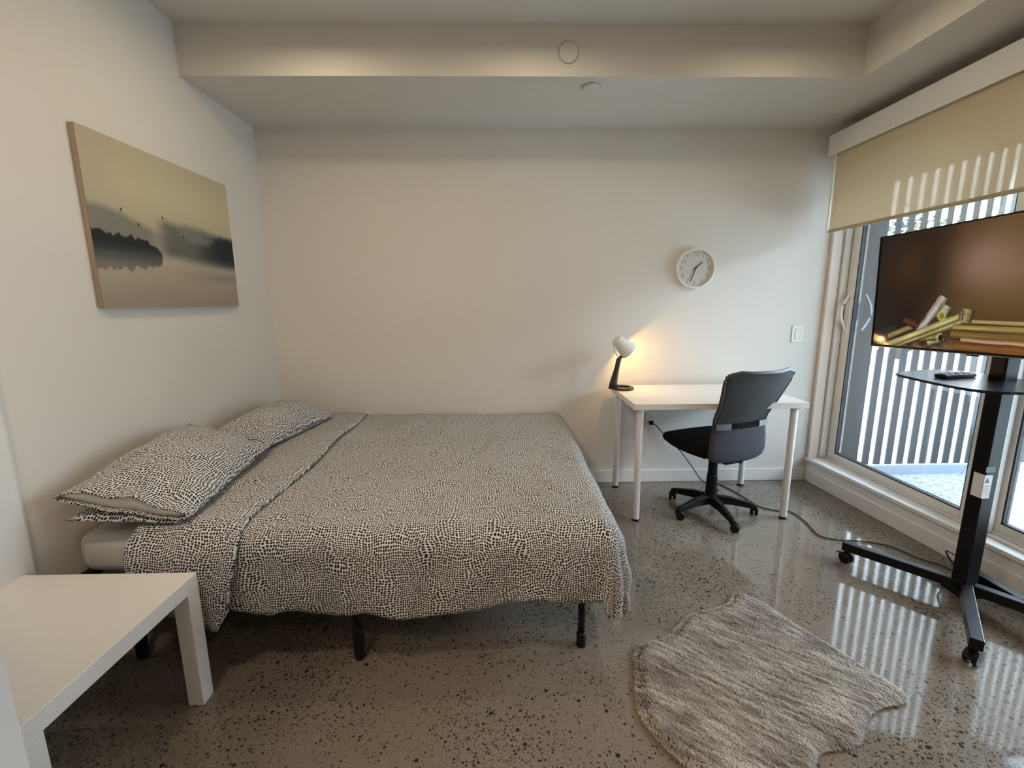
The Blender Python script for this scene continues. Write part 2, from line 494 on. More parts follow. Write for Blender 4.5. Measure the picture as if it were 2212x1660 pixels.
def wall_plate(name, label, cat, x, z, w, h, kind):
    root = tag(empty(name, (x, YB, z)), label, cat)
    bm = bmesh.new(); box(bm, -w / 2, w / 2, -0.006, 0, -h / 2, h / 2)
    mesh_obj('wall_plate', bm, M_wplast, root, bevel=0.002)
    if kind == 'switch':
        bm = bmesh.new(); box(bm, -0.017, 0.017, -0.0085, -0.006, -0.034, 0.034)
        mesh_obj('rocker', bm, M_wplast, root, bevel=0.001)
        bm = bmesh.new()
        for a in ((-0.019, -0.017, -0.036, 0.036), (0.017, 0.019, -0.036, 0.036), (-0.019, 0.019, 0.034, 0.036), (-0.019, 0.019, -0.036, -0.034)):
            box(bm, a[0], a[1], -0.0068, -0.005, a[2], a[3])
        mesh_obj('gap_line', bm, M_numer, root)
    else:
        for s in (-1, 1):
            bm = bmesh.new(); box(bm, -0.017, 0.017, -0.0085, -0.006, s * 0.02 - 0.014, s * 0.02 + 0.014)
            r = mesh_obj('socket', bm, M_wplast, root, bevel=0.002)
            bm = bmesh.new()
            box(bm, -0.008, -0.005, -0.0092, -0.008, s * 0.02 - 0.005, s * 0.02 + 0.006)
            box(bm, 0.005, 0.008, -0.0092, -0.008, s * 0.02 - 0.005, s * 0.02 + 0.006)
            mesh_obj('slot', bm, M_dgrey, r)
    return root
wall_plate('light_switch', 'white rocker light switch on the wall right of the desk', 'light switch', 2.045, 1.073, 0.078, 0.115, 'switch')
wall_plate('wall_outlet', 'white wall outlet under the desk with a black plug in it', 'outlet', 1.047, 0.470, 0.076, 0.118, 'outlet')
wall_plate('wall_outlet', 'white wall outlet peeking over the far edge of the bed', 'outlet', -0.985, 0.489, 0.076, 0.118, 'outlet')

# ------------------------------------------------------------------ clock
clk = tag(empty('wall_clock', (1.292, YB, 1.518)), 'round white wall clock with black hands above the desk', 'clock')
R = 0.132
Mc = Matrix.Rotation(PI / 2, 4, 'X')     # lathe axis -> -Y
bm = bmesh.new(); lathe(bm, [(0, 0), (R, 0), (R + 0.001, 0.030), (R - 0.003, 0.036), (R - 0.009, 0.036), (R - 0.012, 0.030), (R - 0.013, 0.016), (0, 0.016)], Mc, 64)
mesh_obj('case', bm, M_wplast, clk, smooth=False)
bm = bmesh.new(); lathe(bm, [(0, 0.0175), (R - 0.0135, 0.0175), (R - 0.0135, 0.016)], Mc, 64)
face = mesh_obj('clock_face', bm, M_clockf, clk)
for k in range(1, 13):
    cu = bpy.data.curves.new('numeral', 'FONT'); cu.body = str(k); cu.size = 0.038; cu.align_x = 'CENTER'; cu.align_y = 'CENTER'; cu.extrude = 0.0006
    ob = bpy.data.objects.new('numeral_tmp', cu); COL.objects.link(ob); upd()
    me = bpy.data.meshes.new_from_object(ob.evaluated_get(bpy.context.evaluated_depsgraph_get()))
    bpy.data.objects.remove(ob)
    me.materials.clear(); me.materials.append(M_numer)
    no = bpy.data.objects.new('numeral', me); COL.objects.link(no)
    a = 2 * PI * k / 12
    no.parent = clk
    no.matrix_local = Matrix.Translation((math.sin(a) * 0.094, -0.0182, math.cos(a) * 0.094)) @ Matrix.Rotation(PI / 2, 4, 'X')
def hand(name, ang, L, w, y, tail):
    d = Vector((math.sin(ang), 0, math.cos(ang))); n = Vector((math.cos(ang), 0, -math.sin(ang)))
    bm = bmesh.new()
    ps = [d * L + n * w / 2, d * L - n * w / 2, -d * tail - n * w * 0.7, -d * tail + n * w * 0.7]
    a = [bm.verts.new(p + Vector((0, y, 0))) for p in ps]; b = [bm.verts.new(p + Vector((0, y - 0.0015, 0))) for p in ps]
    bm.faces.new(a); bm.faces.new(b[::-1])
    for i in range(4): bm.faces.new((a[i], a[(i + 1) % 4], b[(i + 1) % 4], b[i]))
    mesh_obj(name, bm, M_dgrey, clk)
hand('hour_hand', math.radians(46.5), 0.062, 0.006, -0.0205, 0.008)
hand('minute_hand', math.radians(199), 0.092, 0.0055, -0.0235, 0.010)
bm = bmesh.new(); lathe(bm, [(0.006, 0.017), (0.006, 0.027), (0, 0.027)], Mc, 16); mesh_obj('hub', bm, M_dgrey, clk)

# ------------------------------------------------------------------ canvas painting
def fbm(x, y, o=4, s=0.0):
    v = 0; a = 0.5; f = 1
    for _ in range(o):
        v += a * noise.noise(Vector((x * f, y * f, s))); a *= 0.5; f *= 2.1
    return v
def sm(a, b, x):
    t = min(1, max(0, (x - a) / (b - a))); return t * t * (3 - 2 * t)
def mixc(a, b, t): return tuple(p + (q - p) * t for p, q in zip(a, b))
def grid_paint(name, nu, nv, pos, col, mat, parent, srgb=True):
    verts = [pos(i / (nu - 1), j / (nv - 1)) for j in range(nv) for i in range(nu)]
    faces = [(j * nu + i, j * nu + i + 1, (j + 1) * nu + i + 1, (j + 1) * nu + i) for j in range(nv - 1) for i in range(nu - 1)]
    me = bpy.data.meshes.new(name); me.from_pydata(verts, [], faces)
    at = me.color_attributes.new('paint', 'FLOAT_COLOR', 'POINT')
    buf = np.ones((nu * nv, 4), dtype=np.float32)
    k = 0
    for j in range(nv):
        for i in range(nu):
            buf[k, :3] = col(i / (nu - 1), j / (nv - 1)); k += 1
    x = buf[:, :3] / 255.0
    buf[:, :3] = np.where(x <= 0.04045, x / 12.92, ((np.maximum(x, 0) + 0.055) / 1.055) ** 2.4)
    at.data.foreach_set('color', buf.ravel())
    me.materials.append(mat)
    o = bpy.data.objects.new(name, me); COL.objects.link(o); o.parent = parent
    return o
pw, ph = 0.905, 0.664
pic = tag(empty('canvas_painting', (XL, 1.792, 1.290)), 'beige canvas painting of misty dark trees over calm water on the left wall', 'painting')
bm = bmesh.new(); box(bm, 0.002, 0.022, 0, pw, 0, ph)
mesh_obj('canvas_edge', bm, plain('canvas edge', lin((150, 136, 112)), 0.8), pic, bevel=0.003)
def pcol(u, v):
    sky = mixc((178, 166, 138), (192, 180, 150), sm(0.5, 0.75, v) - sm(0.75, 1.0, v) * 0.8)
    sky = mixc(sky, (176, 162, 142), 0.5 * (1 - sm(0.0, 0.25, u)))
    c = sky
    n1 = fbm(u * 5, 0, 4, 1.3)
    top1 = 0.605 - 0.09 * sm(0.05, 0.42, u) + 0.03 * n1
    m = sm(top1 + 0.012, top1 - 0.05, v) * (1 - sm(0.30, 0.46, u))
    c = mixc(c, (112, 112, 108), 0.78 * m)
    top2 = 0.565 + 0.03 * sm(0.35, 0.45, u) - 0.025 * sm(0.6, 0.95, u) + 0.035 * fbm(u * 9 + 3, 0, 4, 4.1)
    m2 = sm(top2 + 0.02, top2 - 0.05, v) * sm(0.34, 0.46, u)
    fog = 0.5 + 0.9 * fbm(u * 4, v * 8, 3, 7.7)
    c = mixc(c, (82, 86, 84), min(1, max(0, m2 * (0.45 + 0.5 * fog + 0.2 * sm(0.7, 1, u)))))
    wline = 0.37 - 0.05 * u
    w = sm(wline + 0.035, wline - 0.035, v)
    wat = mixc((172, 156, 138), (150, 136, 120), sm(0.3, 0.0, v))
    wat = mixc(wat, (118, 112, 104), 0.55 * max(0, sm(0.16, 0.22, v) - sm(0.22, 0.30, v)) * sm(0.35, 0.9, u))
    c = mixc(c, wat, w)
    t3 = 0.50 + 0.07 * sm(0.76, 0.86, u) + 0.025 * fbm(u * 30, 0, 3, 2.2)
    m3 = sm(t3 + 0.008, t3 - 0.06, v) * sm(0.27, 0.40, v + 0.02 * (1 - u)) * sm(0.42, 0.98, u)
    c = mixc(c, (36, 42, 46), min(1, 1.05 * m3))
    env = math.sqrt(max(0, 1 - (u / 0.385) ** 2)) if u < 0.385 else 0
    t4 = 0.345 + 0.105 * env ** 0.7 + (0.04 * fbm(u * 38, 0, 4, 9.4) + 0.03 * fbm(u * 12, 0, 2, 3)) * (env > 0)
    b4 = 0.345 - 0.115 * env ** 0.6 + 0.04 * fbm(u * 30, 0, 4, 5.4) * (env > 0)
    if env > 0:
        if v > 0.335:
            c = mixc(c, mixc((34, 38, 42), (60, 62, 62), sm(0.40, 0.33, v)), 0.96 * sm(t4 + 0.005, t4 - 0.008, v))
        elif v > 0.1:
            m4 = sm(b4 - 0.006, b4 + 0.01, v); c = mixc(c, (74, 74, 70), (0.55 + 0.41 * sm(0.25, 0.33, v)) * m4)
    for bx, by, rr in ((0.26, 0.520, 0.008), (0.17, 0.590, 0.007), (0.42, 0.600, 0.007), (0.49, 0.515, 0.006), (0.56, 0.500, 0.007)):
        dd = math.hypot((u - bx) * 1.36, (v - by) * 0.7)
        if dd < rr: c = mixc(c, (40, 36, 34), 0.85)
    g = fbm(u * 60, v * 45, 2, 1) * 4
    return tuple(x + g for x in c)
grid_paint('canvas_print', 300, 220, lambda u, v: (0.0232, u * pw, v * ph), pcol, attr_mat('painted canvas', None, 0.7), pic)

# ------------------------------------------------------------------ side table
tb = tag(empty('side_table', (-1.549 + 0.275, 1.339 - 0.275, 0)), 'square white side table between the bed and the camera', 'table')
bm = bmesh.new(); box(bm, -.275, .275, -.275, .275, 0.40, 0.45); mesh_obj('tabletop', bm, M_lam, tb, bevel=0.0015)
for sx in (-1, 1):
    for sy in (-1, 1):
        bm = bmesh.new(); x = sx * 0.25; y = sy * 0.25
        box(bm, x - .025, x + .025, y - .025, y + .025, 0, 0.40); mesh_obj('leg', bm, M_lam, tb, bevel=0.0015)

# ------------------------------------------------------------------ desk
dk = tag(empty('desk', (1.236, 2.764, 0)), 'white desk with round metal legs against the back wall', 'desk')
bm = bmesh.new(); box(bm, -.5, .5, -.3, .3, 0.696, 0.73); mesh_obj('desktop', bm, M_lam, dk, bevel=0.002)
for sx in (-1, 1):
    for sy in (-1, 1):
        x, y = sx * 0.45, sy * 0.25
        bm = bmesh.new(); tube(bm, [(x, y, 0.012), (x, y, 0.694)], 0.02, 24)
        lg = mesh_obj('leg', bm, M_wmetal, dk, smooth=False, bevel=0.001)
        for p in lg.data.polygons: p.use_smooth = len(p.vertices) == 4
        bm = bmesh.new(); tube(bm, [(x, y, 0), (x, y, 0.014)], 0.0215, 20); mesh_obj('leg_foot', bm, M_bplast, lg)
        bm = bmesh.new(); tube(bm, [(x, y, 0.688), (x, y, 0.6958)], 0.045, 24); mesh_obj('mounting_plate', bm, M_wmetal, lg)

# ------------------------------------------------------------------ desk lamp
LX, LY = 0.785, 2.92
lp = tag(empty('desk_lamp', (LX, LY, 0.7305)), 'small white shaded desk lamp, lit, on the left corner of the desk', 'lamp')
bm = bmesh.new()
lathe(bm, [(0.040, 0), (0.072, 0), (0.075, 0.004), (0.074, 0.012), (0.068, 0.017), (0.052, 0.017), (0.050, 0.012), (0.050, 0.004), (0.040, 0.004)], n=48)
lathe(bm, [(0, 0.001), (0.051, 0.001), (0.051, 0.006), (0, 0.006)], n=32)
mesh_obj('base', bm, M_lampb, lp, smooth=False, bevel=0.001)
bm = bmesh.new()
pts = [(-0.070, 0, 0.004), (-0.062, 0, 0.04), (-0.050, 0, 0.10), (-0.038, 0, 0.16), (-0.030, 0, 0.20), (-0.018, 0, 0.222)]
wd = [(0.074, 0.044), (0.052, 0.040), (0.040, 0.034), (0.032, 0.030), (0.036, 0.024), (0.012, 0.014)]
rings = []
for (x, y, z), (a, b) in zip(pts, wd):
    rings.append([bm.verts.new((x + a * 0.5 * math.cos(t) + (0.012 if z < 0.02 else 0), y + b * 0.5 * math.sin(t), z)) for t in [2 * PI * k / 14 for k in range(14)]])
for i in range(len(rings) - 1):
    for k in range(14): bm.faces.new((rings[i][k], rings[i][(k + 1) % 14], rings[i + 1][(k + 1) % 14], rings[i + 1][k]))
bm.faces.new(rings[0][::-1]); bm.faces.new(rings[-1])
mesh_obj('arm', bm, M_lampb, lp, smooth=True)
ax = Vector((0.72, 0.16, -0.67)).normalized()
x_, y_ = frame_of(ax)
Ms = Matrix(((x_.x, y_.x, ax.x, -0.052), (x_.y, y_.y, ax.y, 0.0), (x_.z, y_.z, ax.z, 0.333), (0, 0, 0, 1)))
bm = bmesh.new()
lathe(bm, [(0, 0), (0.024, 0.0), (0.031, 0.003), (0.034, 0.010), (0.044, 0.05), (0.0615, 0.112), (0.064, 0.121), (0.060, 0.120), (0.057, 0.112), (0.041, 0.052), (0.030, 0.014), (0.02, 0.008), (0, 0.006)], Ms, 40)
mesh_obj('lamp_shade', bm, M_wplast, lp, smooth=True)
bm = bmesh.new()
hp = [Ms @ Vector((-0.0, -0.02, 0.004)), Ms @ Vector((0, -0.040, 0.014)), Ms @ Vector((0, -0.062, 0.05)), Vector((-0.024, 0, 0.215))]
hp = [Vector((-0.058, 0, 0.337)), Vector((-0.070, 0, 0.325)), Vector((-0.070, 0, 0.285)), Vector((-0.055, 0, 0.245)), Vector((-0.032, 0, 0.212))]
tube(bm, catmull(hp, 5), 0.0035, 8); mesh_obj('wire_bracket', bm, M_wplast, lp, smooth=True)
bm = bmesh.new(); lathe(bm, [(0, 0.04), (0.014, 0.044), (0.026, 0.068), (0.026, 0.08), (0.016, 0.094), (0, 0.100)], Ms, 20)
tb_ = NT('lamp bulb'); e = tb_.n('ShaderNodeEmission'); e.inputs[0].default_value = (1.0, 0.62, 0.25, 1); e.inputs[1].default_value = 40; tb_.l(e.outputs[0], tb_.out.inputs[0])
mesh_obj('light_bulb', bm, tb_.m, lp, smooth=True)
upd()
pl = bpy.data.lights.new('bulb_light', 'POINT'); pl.energy = 2.5; pl.color = (1.0, 0.52, 0.13); pl.shadow_soft_size = 0.010
po = bpy.data.objects.new('bulb_light', pl); COL.objects.link(po)
po.location = lp.matrix_world @ (Ms @ Vector((0, 0, 0.106)))

# ------------------------------------------------------------------ bed frame
BX0, BX1, BY0, BY1 = -1.545, 0.33, 1.50, 3.04
bf = tag(empty('bed_frame', ((BX0 + BX1) / 2, (BY0 + BY1) / 2, 0)), 'black metal platform bed frame under the patterned bedding', 'bed')
bl = Vector(bf.location)
def addb(name, mat, fn, parent=bf, **kw):
    bm = bmesh.new(); fn(bm); bmesh.ops.translate(bm, verts=bm.verts, vec=-bl)
    return mesh_obj(name, bm, mat, parent, **kw)
ZR = 0.335
for y in (BY0, (BY0 + BY1) / 2, BY1):
    addb('side_rail', M_black, lambda b: box(b, BX0, BX1, y - 0.014, y + 0.014, ZR - 0.035, ZR), bevel=0.003)
for x in (BX0, BX1):
    addb('end_rail', M_black, lambda b: box(b, x - 0.014, x + 0.014, BY0, BY1, ZR - 0.034, ZR - 0.001), bevel=0.003)
for k in range(8):
    x = BX0 + (k + 0.7) * (BX1 - BX0) / 8.4
    addb('slat', M_black, lambda b: box(b, x, x + 0.03, BY0 + 0.015, BY1 - 0.015, ZR - 0.012, ZR - 0.001))
for (x, y) in ((-0.546, 1.475), (0.286, 1.52), (-1.36, 1.50), (-0.546, 2.27), (0.286, 3.0), (-1.36, 3.0), (-0.546, 3.0), (0.286, 2.27), (-1.36, 2.27)):
    thick = x < 0
    l_ = addb('leg', M_black, lambda b: tube(b, [(x, y, 0.012), (x, y, ZR - 0.03)], 0.0135, 14), smooth=True)
    if thick:
        addb('leg_sleeve', M_bplast, lambda b: tube(b, [(x, y, 0.0), (x, y, 0.012), (x, y, 0.11), (x, y, 0.128), (x, y, 0.135)], [0.013, 0.019, 0.021, 0.019, 0.0135], 16), parent=l_, smooth=True)
    else:
        addb('leg_foot', M_bplast, lambda b: tube(b, [(x, y, 0.0), (x, y, 0.055), (x, y, 0.06)], [0.018, 0.018, 0.0135], 16), parent=l_, smooth=False)

# ------------------------------------------------------------------ mattress
ZM = 0.500
def soft_block(name, x0, x1, y0, y1, z0, z1, r, mat, nx=50, ny=36, amp=0.004):
    bm = bmesh.new()
    cxm, cym, czm = (x0 + x1) / 2, (y0 + y1) / 2, (z0 + z1) / 2
    bmesh.ops.create_cube(bm, size=1.0)
    for v in bm.verts: v.co = Vector((cxm + v.co.x * (x1 - x0), cym + v.co.y * (y1 - y0), czm + v.co.z * (z1 - z0)))
    bmesh.ops.bevel(bm, geom=bm.edges[:], offset=r, segments=5, profile=0.5, affect='EDGES')
    bmesh.ops.subdivide_edges(bm, edges=[e for e in bm.edges if e.calc_length() > 0.2], cuts=20, use_grid_fill=True)
    for v in bm.verts:
        n = noise.noise(v.co * 7) * amp + noise.noise(v.co * 2.5) * amp
        v.co += Vector((0, n, n * 0.5))
    return mesh_obj(name, bm, mat, None, smooth=True)
mt = tag(soft_block('mattress', BX0 + 0.005, BX1 - 0.01, BY0 - 0.005, BY1, ZR + 0.004, ZM - 0.004, 0.05, M_sheet, amp=0.006),
         'mattress in a white fitted sheet, bare at its corner by the side table', 'mattress')

# ------------------------------------------------------------------ duvet
def drape(name, a0, a1, b0, b1, da, db, zt, qx0, qx1, qy0, qy1, r, hem, puff, mat, seed=0.0, lift=0.0, thick=0.012, cornerk=1.0):
    """cloth laid over the mattress rectangle. a along x, b along y (flat cloth coordinates in metres)"""
    na = int((a1 - a0) / da) + 1; nb = int((b1 - b0) / db) + 1
    verts = []; uvs = []
    for j in range(nb):
        for i in range(na):
            a = a0 + (a1 - a0) * i / (na - 1); tb0 = j / (nb - 1)
            bb0 = b0 + hem(a)           # near hem varies
            b = bb0 + (b1 - bb0) * tb0
            qx = min(max(a, qx0), qx1); qy = min(max(b, qy0), qy1)
            ex, ey = a - qx, b - qy
            d = math.hypot(ex, ey)
            if d > 1e-6 and abs(ex) > 1e-6 and abs(ey) > 1e-6:
                m = max(abs(ex), abs(ey)) * cornerk
                k = m / d
            else: k = 1.0
            nx_, ny_ = (ex / d, ey / d) if d > 1e-6 else (0, 0)
            dd = d * k
            L = r * PI / 2
            if dd <= L:
                t = dd / r; hor = r * math.sin(t); drop = r * (1 - math.cos(t))
            else:
                hor = r; drop = r + (dd - L)
            p = Vector((qx + nx_ * hor, qy + ny_ * hor, zt - drop))
            # puffy undulation and folds
            edge = min(1.0, drop / 0.22)
            n3 = noise.noise(Vector((a * 2.2 + seed, b * 2.2, seed)))
            n6 = noise.noise(Vector((a * 6 + seed, b * 5, 3 + seed)))
            n14 = noise.noise(Vector((a * 15 + b * 6, b * 9 - a * 4, 9 + seed)))
            cr = abs(noise.noise(Vector((a * 3.2 - b * 1.4, b * 1.6 + a * 0.9, 5 + seed))))
            crease = -max(0.0, 0.05 - cr) / 0.05
            top = (1 - edge)
            p.z += top * (0.010 * n3 + 0.006 * n6 + 0.003 * n14 + 0.008 * crease) + lift
            s = a * abs(ny_) + b * abs(nx_)
            fold = math.sin(s * 13 + 2.0 * n3 + seed) * 0.5 + math.sin(s * 29 + 3 * n6) * 0.25
            out = edge * (0.016 * fold + 0.020 * n6 + 0.018 * n3 + 0.008 * n14 + 0.007 * crease + puff * math.sin(min(1, drop / 0.30) * PI * 0.95))
            cnr = min(1, 4 * abs(nx_ * ny_)) if a > 0 else 0
            out += edge * 0.028 * cnr * sm(0, 0.2, drop)
            p.x += nx_ * out; p.y += ny_ * out
            p.z += edge * 0.012 * n6
            verts.append(p); uvs.append((a, b))
    bm = bmesh.new()
    vs = [bm.verts.new(p) for p in verts]
    uvl = bm.loops.layers.uv.new('UVMap')
    for j in range(nb - 1):
        for i in range(na - 1):
            ids = (j * na + i, j * na + i + 1, (j + 1) * na + i + 1, (j + 1) * na + i)
            f = bm.faces.new([vs[k] for k in ids])
            for lp_, k in zip(f.loops, ids): lp_[uvl].uv = uvs[k]
    me = bpy.data.meshes.new(name); bm.normal_update(); bm.to_mesh(me); bm.free()
    for p in me.polygons: p.use_smooth = True
    me.materials.append(mat)
    o = bpy.data.objects.new(name, me); COL.objects.link(o)
    sd = o.modifiers.new('solid', 'SOLIDIFY'); sd.thickness = thick; sd.offset = -1; sd.use_rim = True
    return o
ZT = ZM + 0.030
RR = 0.085
def hem_main(a):
    h_ = 0.022 * math.sin(a * 5.2 + 0.6) + 0.012 * math.sin(a * 11 + 1.0) + 0.008 * math.sin(a * 23)
    if a < -0.85: h_ -= 0.0
    return h_
duv = drape('duvet', -1.25, 0.345 + 0.335, 1.50 - 0.34, 3.085, 0.014, 0.014, ZT, -1.6, 0.345, 1.50, 3.2, RR, hem_main, 0.014, M_print, seed=1.7, thick=0.018, cornerk=1.08)
tag(duv, 'cream duvet printed all over with small black dots, covering the bed', 'duvet')
def hem_flap(a):
    # the folded band hangs lowest at its foot-side corner and runs up towards the pillow side
    t = (a + 1.27) / 0.365
    return -0.005 - 0.06 * sm(0.55, 1.0, t)
fl = drape('turned_down_band', -1.275, -0.905, 1.50 - 0.35, 3.06, 0.010, 0.014, ZT + 0.028, -1.6, 0.335, 1.50, 3.2, RR + 0.022, hem_flap, 0.014, M_print, seed=4.2, thick=0.012)
# twist the band so its free edge slants like a hand-folded cuff
for v in fl.data.vertices:
    t = (v.co.y - 1.4) / 1.66
    w = sm(-1.275, -0.905, v.co.x)
    drop = max(0.0, ZT - v.co.z - 0.03)
    v.co.x += w * (-0.055 * t + 0.008 * math.sin(v.co.y * 7)) - w * 0.19 * max(0, drop - 0.05) - w * 0.40 * max(0, drop - 0.22)
    v.co.z += -(w > 0.985) * 0.006 if drop <= 0 else 0
    v.co.y -= 0.03 * min(1, drop / 0.2) * w
fl.parent = duv
fl['label'] = 'duvet band turned down below the pillows'

# ------------------------------------------------------------------ pillows
def pillow(name, label, P, thick, seed, open_end, mat=M_print, group=None):
    """P: four corner points (wall-near, foot-near, foot-far, wall-far); bilinear cushion"""
    c00, c10, c11, c01 = [Vector(p) for p in P]
    cen = (c00 + c10 + c11 + c01) / 4
    root = tag(empty(name, cen), label, 'pillow', group)
    nrm = (c10 - c00).cross(c01 - c00).normalized()
    if nrm.z < 0: nrm = -nrm
    N = 44
    W = (c10 - c00).length; Hh = (c01 - c00).length
    def surf(u, v, s, shrink=0.0, th=thick):
        # u: across bed direction (wall->foot), v: near->far
        pin = 0.02
        uu = 0.5 + (u - 0.5) * (1 - pin * math.sin(PI * v)); vv = 0.5 + (v - 0.5) * (1 - pin * math.sin(PI * u))
        if open_end:                      # near end stays open and wide
            fv = (sm(-0.05, 0.42, v) * 0.62 + 0.38) * (1 - max(0, (v - 0.55) / 0.45) ** 2.4)
            if v < 0.02: pass
        else:
            fv = max(0, 1 - abs(2 * v - 1) ** 2.6) ** 0.6
        fu = max(0, 1 - abs(2 * u - 1) ** 2.4) ** 0.62
        b = th * fu * fv
        base = c00.lerp(c10, uu).lerp(c01.lerp(c11, uu), vv)
        n = noise.noise(base * 5 + Vector((seed, 0, 0))) * 0.012 + noise.noise(base * 13 + Vector((seed, 3, 0))) * 0.005
        # dents radiating from corners
        k = 0.010 * math.sin(9 * math.atan2(v - 0.5, u - 0.5) + seed) * min(1, 2 * math.hypot(u - 0.5, v - 0.5)) ** 3
        return base + nrm * ((b * (0.62 if s > 0 else -0.38)) + (n + k) * (1 if s > 0 else 0.3) * (fu * 0.9 + 0.1) * (1 if open_end else fv * 0.9 + 0.1)) - cen
    def shell(s_in, skip_near, matx, nm, par, inset=0.0, v0=0.0, th=thick):
        bm = bmesh.new(); uvl = bm.loops.layers.uv.new('UVMap')
        G = {}
        for s in (1, -1):
            for j in range(N + 1):
                for i in range(N + 1):
                    if s == -1 and (i in (0, N) or j == N or (j == 0 and not skip_near)):
                        G[s, i, j] = G[1, i, j]; continue
                    u = inset + (1 - 2 * inset) * i / N; v = v0 + (1 - v0 - inset) * j / N
                    G[s, i, j] = bm.verts.new(surf(u, v, s, th=th))
        for s in (1, -1):
            for j in range(N):
                for i in range(N):
                    q = [G[s, i, j], G[s, i + 1, j], G[s, i + 1, j + 1], G[s, i, j + 1]]
                    cc = [(i, j), (i + 1, j), (i + 1, j + 1), (i, j + 1)]
                    if s == -1: q = q[::-1]; cc = cc[::-1]
                    if len(set(q)) < 4: continue
                    try: f = bm.faces.new(q)
                    except ValueError: continue
                    for l_, (a, b) in zip(f.loops, cc):
                        l_[uvl].uv = (a / N * W + seed, b / N * Hh + (5 if s < 0 else 0))
        me = bpy.data.meshes.new(nm); bm.normal_update(); bm.to_mesh(me); bm.free()
        for p in me.polygons: p.use_smooth = True
        me.materials.append(matx)
        o = bpy.data.objects.new(nm, me); COL.objects.link(o); o.parent = par
        if skip_near:
            sd = o.modifiers.new('solid', 'SOLIDIFY'); sd.thickness = 0.004; sd.offset = -1
        return o
    shell(1, open_end, mat, 'pillowcase', root)
    if open_end:
        ins = shell(1, False, M_sheet, 'pillow_insert', root, inset=0.012, v0=0.006, th=thick * 0.93)
        ins['label'] = 'white pillow showing at the open end of the case'
    return root
pillow('pillow', 'near patterned pillow with its open end showing white filling', 
       [(-1.50, 1.425, 0.672), (-1.085, 1.455, 0.578), (-1.175, 2.20, 0.600), (-1.50, 2.10, 0.745)], 0.15, 2.0, True, group=None)
pillow('pillow', 'far patterned pillow against the wall corner, closed end to the camera',
       [(-1.475, 2.16, 0.655), (-1.20, 2.20, 0.590), (-1.12, 2.90, 0.575), (-1.485, 2.94, 0.660)], 0.16, 5.0, False)
pillow('pillow', 'flat patterned pillow underneath the near open-ended pillow',
       [(-1.485, 1.435, 0.585), (-1.12, 1.455, 0.562), (-1.20, 2.08, 0.560), (-1.50, 2.05, 0.60)], 0.095, 8.0, False)

# ------------------------------------------------------------------ office chair
CXc, CYc = 1.285, 2.62
ch = tag(empty('office_chair', (CXc, CYc, 0)), 'black swivel desk chair with grey mesh back, turned left at the desk', 'chair')
ROT = math.radians(20)      # facing direction = +Y rotated by ROT (towards -X)
Rm = Matrix.Rotation(ROT, 4, 'Z')
def addc(name, mat, fn, parent=ch, rot=True, **kw):
    bm = bmesh.new(); fn(bm)
    if rot: bmesh.ops.transform(bm, matrix=Rm, verts=bm.verts)
    return mesh_obj(name, bm, mat, parent, **kw)
# star base
for k in range(5):
    a = math.radians(274 + 72 * k)
    d = Vector((math.cos(a), math.sin(a), 0))
    def leg(b):
        n = Vector((-d.y, d.x, 0))
        st = [(0.02, 0.088, 0.024, 0.030), (0.12, 0.085, 0.020, 0.024), (0.245, 0.062, 0.015, 0.017), (0.265, 0.056, 0.012, 0.012)]
        rg = []
        for s, z, w, hh in st:
            c = d * s + Vector((0, 0, z))
            rg.append([b.verts.new(c + n * w * q[0] + Vector((0, 0, hh * q[1]))) for q in ((-1, -1), (1, -1), (0.75, 0.9), (-0.75, 0.9))])
        b.faces.new(rg[0][::-1]); b.faces.new(rg[-1])
        for i in range(3):
            for q in range(4): b.faces.new((rg[i][q], rg[i][(q + 1) % 4], rg[i + 1][(q + 1) % 4], rg[i + 1][q]))
    lg = addc('base_leg', M_bplast, leg, rot=False, bevel=0.004)
    ca = a + 0.9 + 0.4 * k
    cd = Vector((math.cos(ca), math.sin(ca), 0)); cn = Vector((-cd.y, cd.x, 0))
    c0 = d * 0.255 + Vector((0, 0, 0.026)) + cd * 0.012
    def wheel(b):
        for s in (-1, 1):
            Mw = Matrix.Translation(c0 + cn * s * 0.013) @ Vector((0, 0, 1)).rotation_difference(cn).to_matrix().to_4x4()
            lathe(b, [(0, -0.009), (0.022, -0.009), (0.0255, -0.004), (0.0255, 0.004), (0.022, 0.009), (0, 0.009)], Mw, 20)
        tube(b, [c0 - cn * 0.02, c0 + cn * 0.02], 0.006, 8)
    cs = addc('caster', M_bplast, wheel, rot=False)
    def hood(b):
        tube(b, [d * 0.255 + Vector((0, 0, 0.03)), d * 0.255 + Vector((0, 0, 0.06))], [0.012, 0.010], 10)
        box(b, -0.018, 0.018, -0.006, 0.006, 0.040, 0.054, Matrix.Translation((d.x * 0.255, d.y * 0.255, 0)) @ Matrix.Rotation(ca, 4, 'Z'))
    addc('caster_hood', M_bplast, hood, parent=cs, rot=False)
addc('gas_column', M_bplast, lambda b: lathe(b, [(0, 0.06), (0.036, 0.06), (0.040, 0.10), (0.034, 0.13), (0.031, 0.24), (0.028, 0.245), (0.026, 0.38), (0, 0.38)], None, 28), rot=False, smooth=False)
addc('seat_mechanism', M_bplast, lambda b: box(b, -0.07, 0.07, -0.16, 0.10, 0.365, 0.405), bevel=0.01)
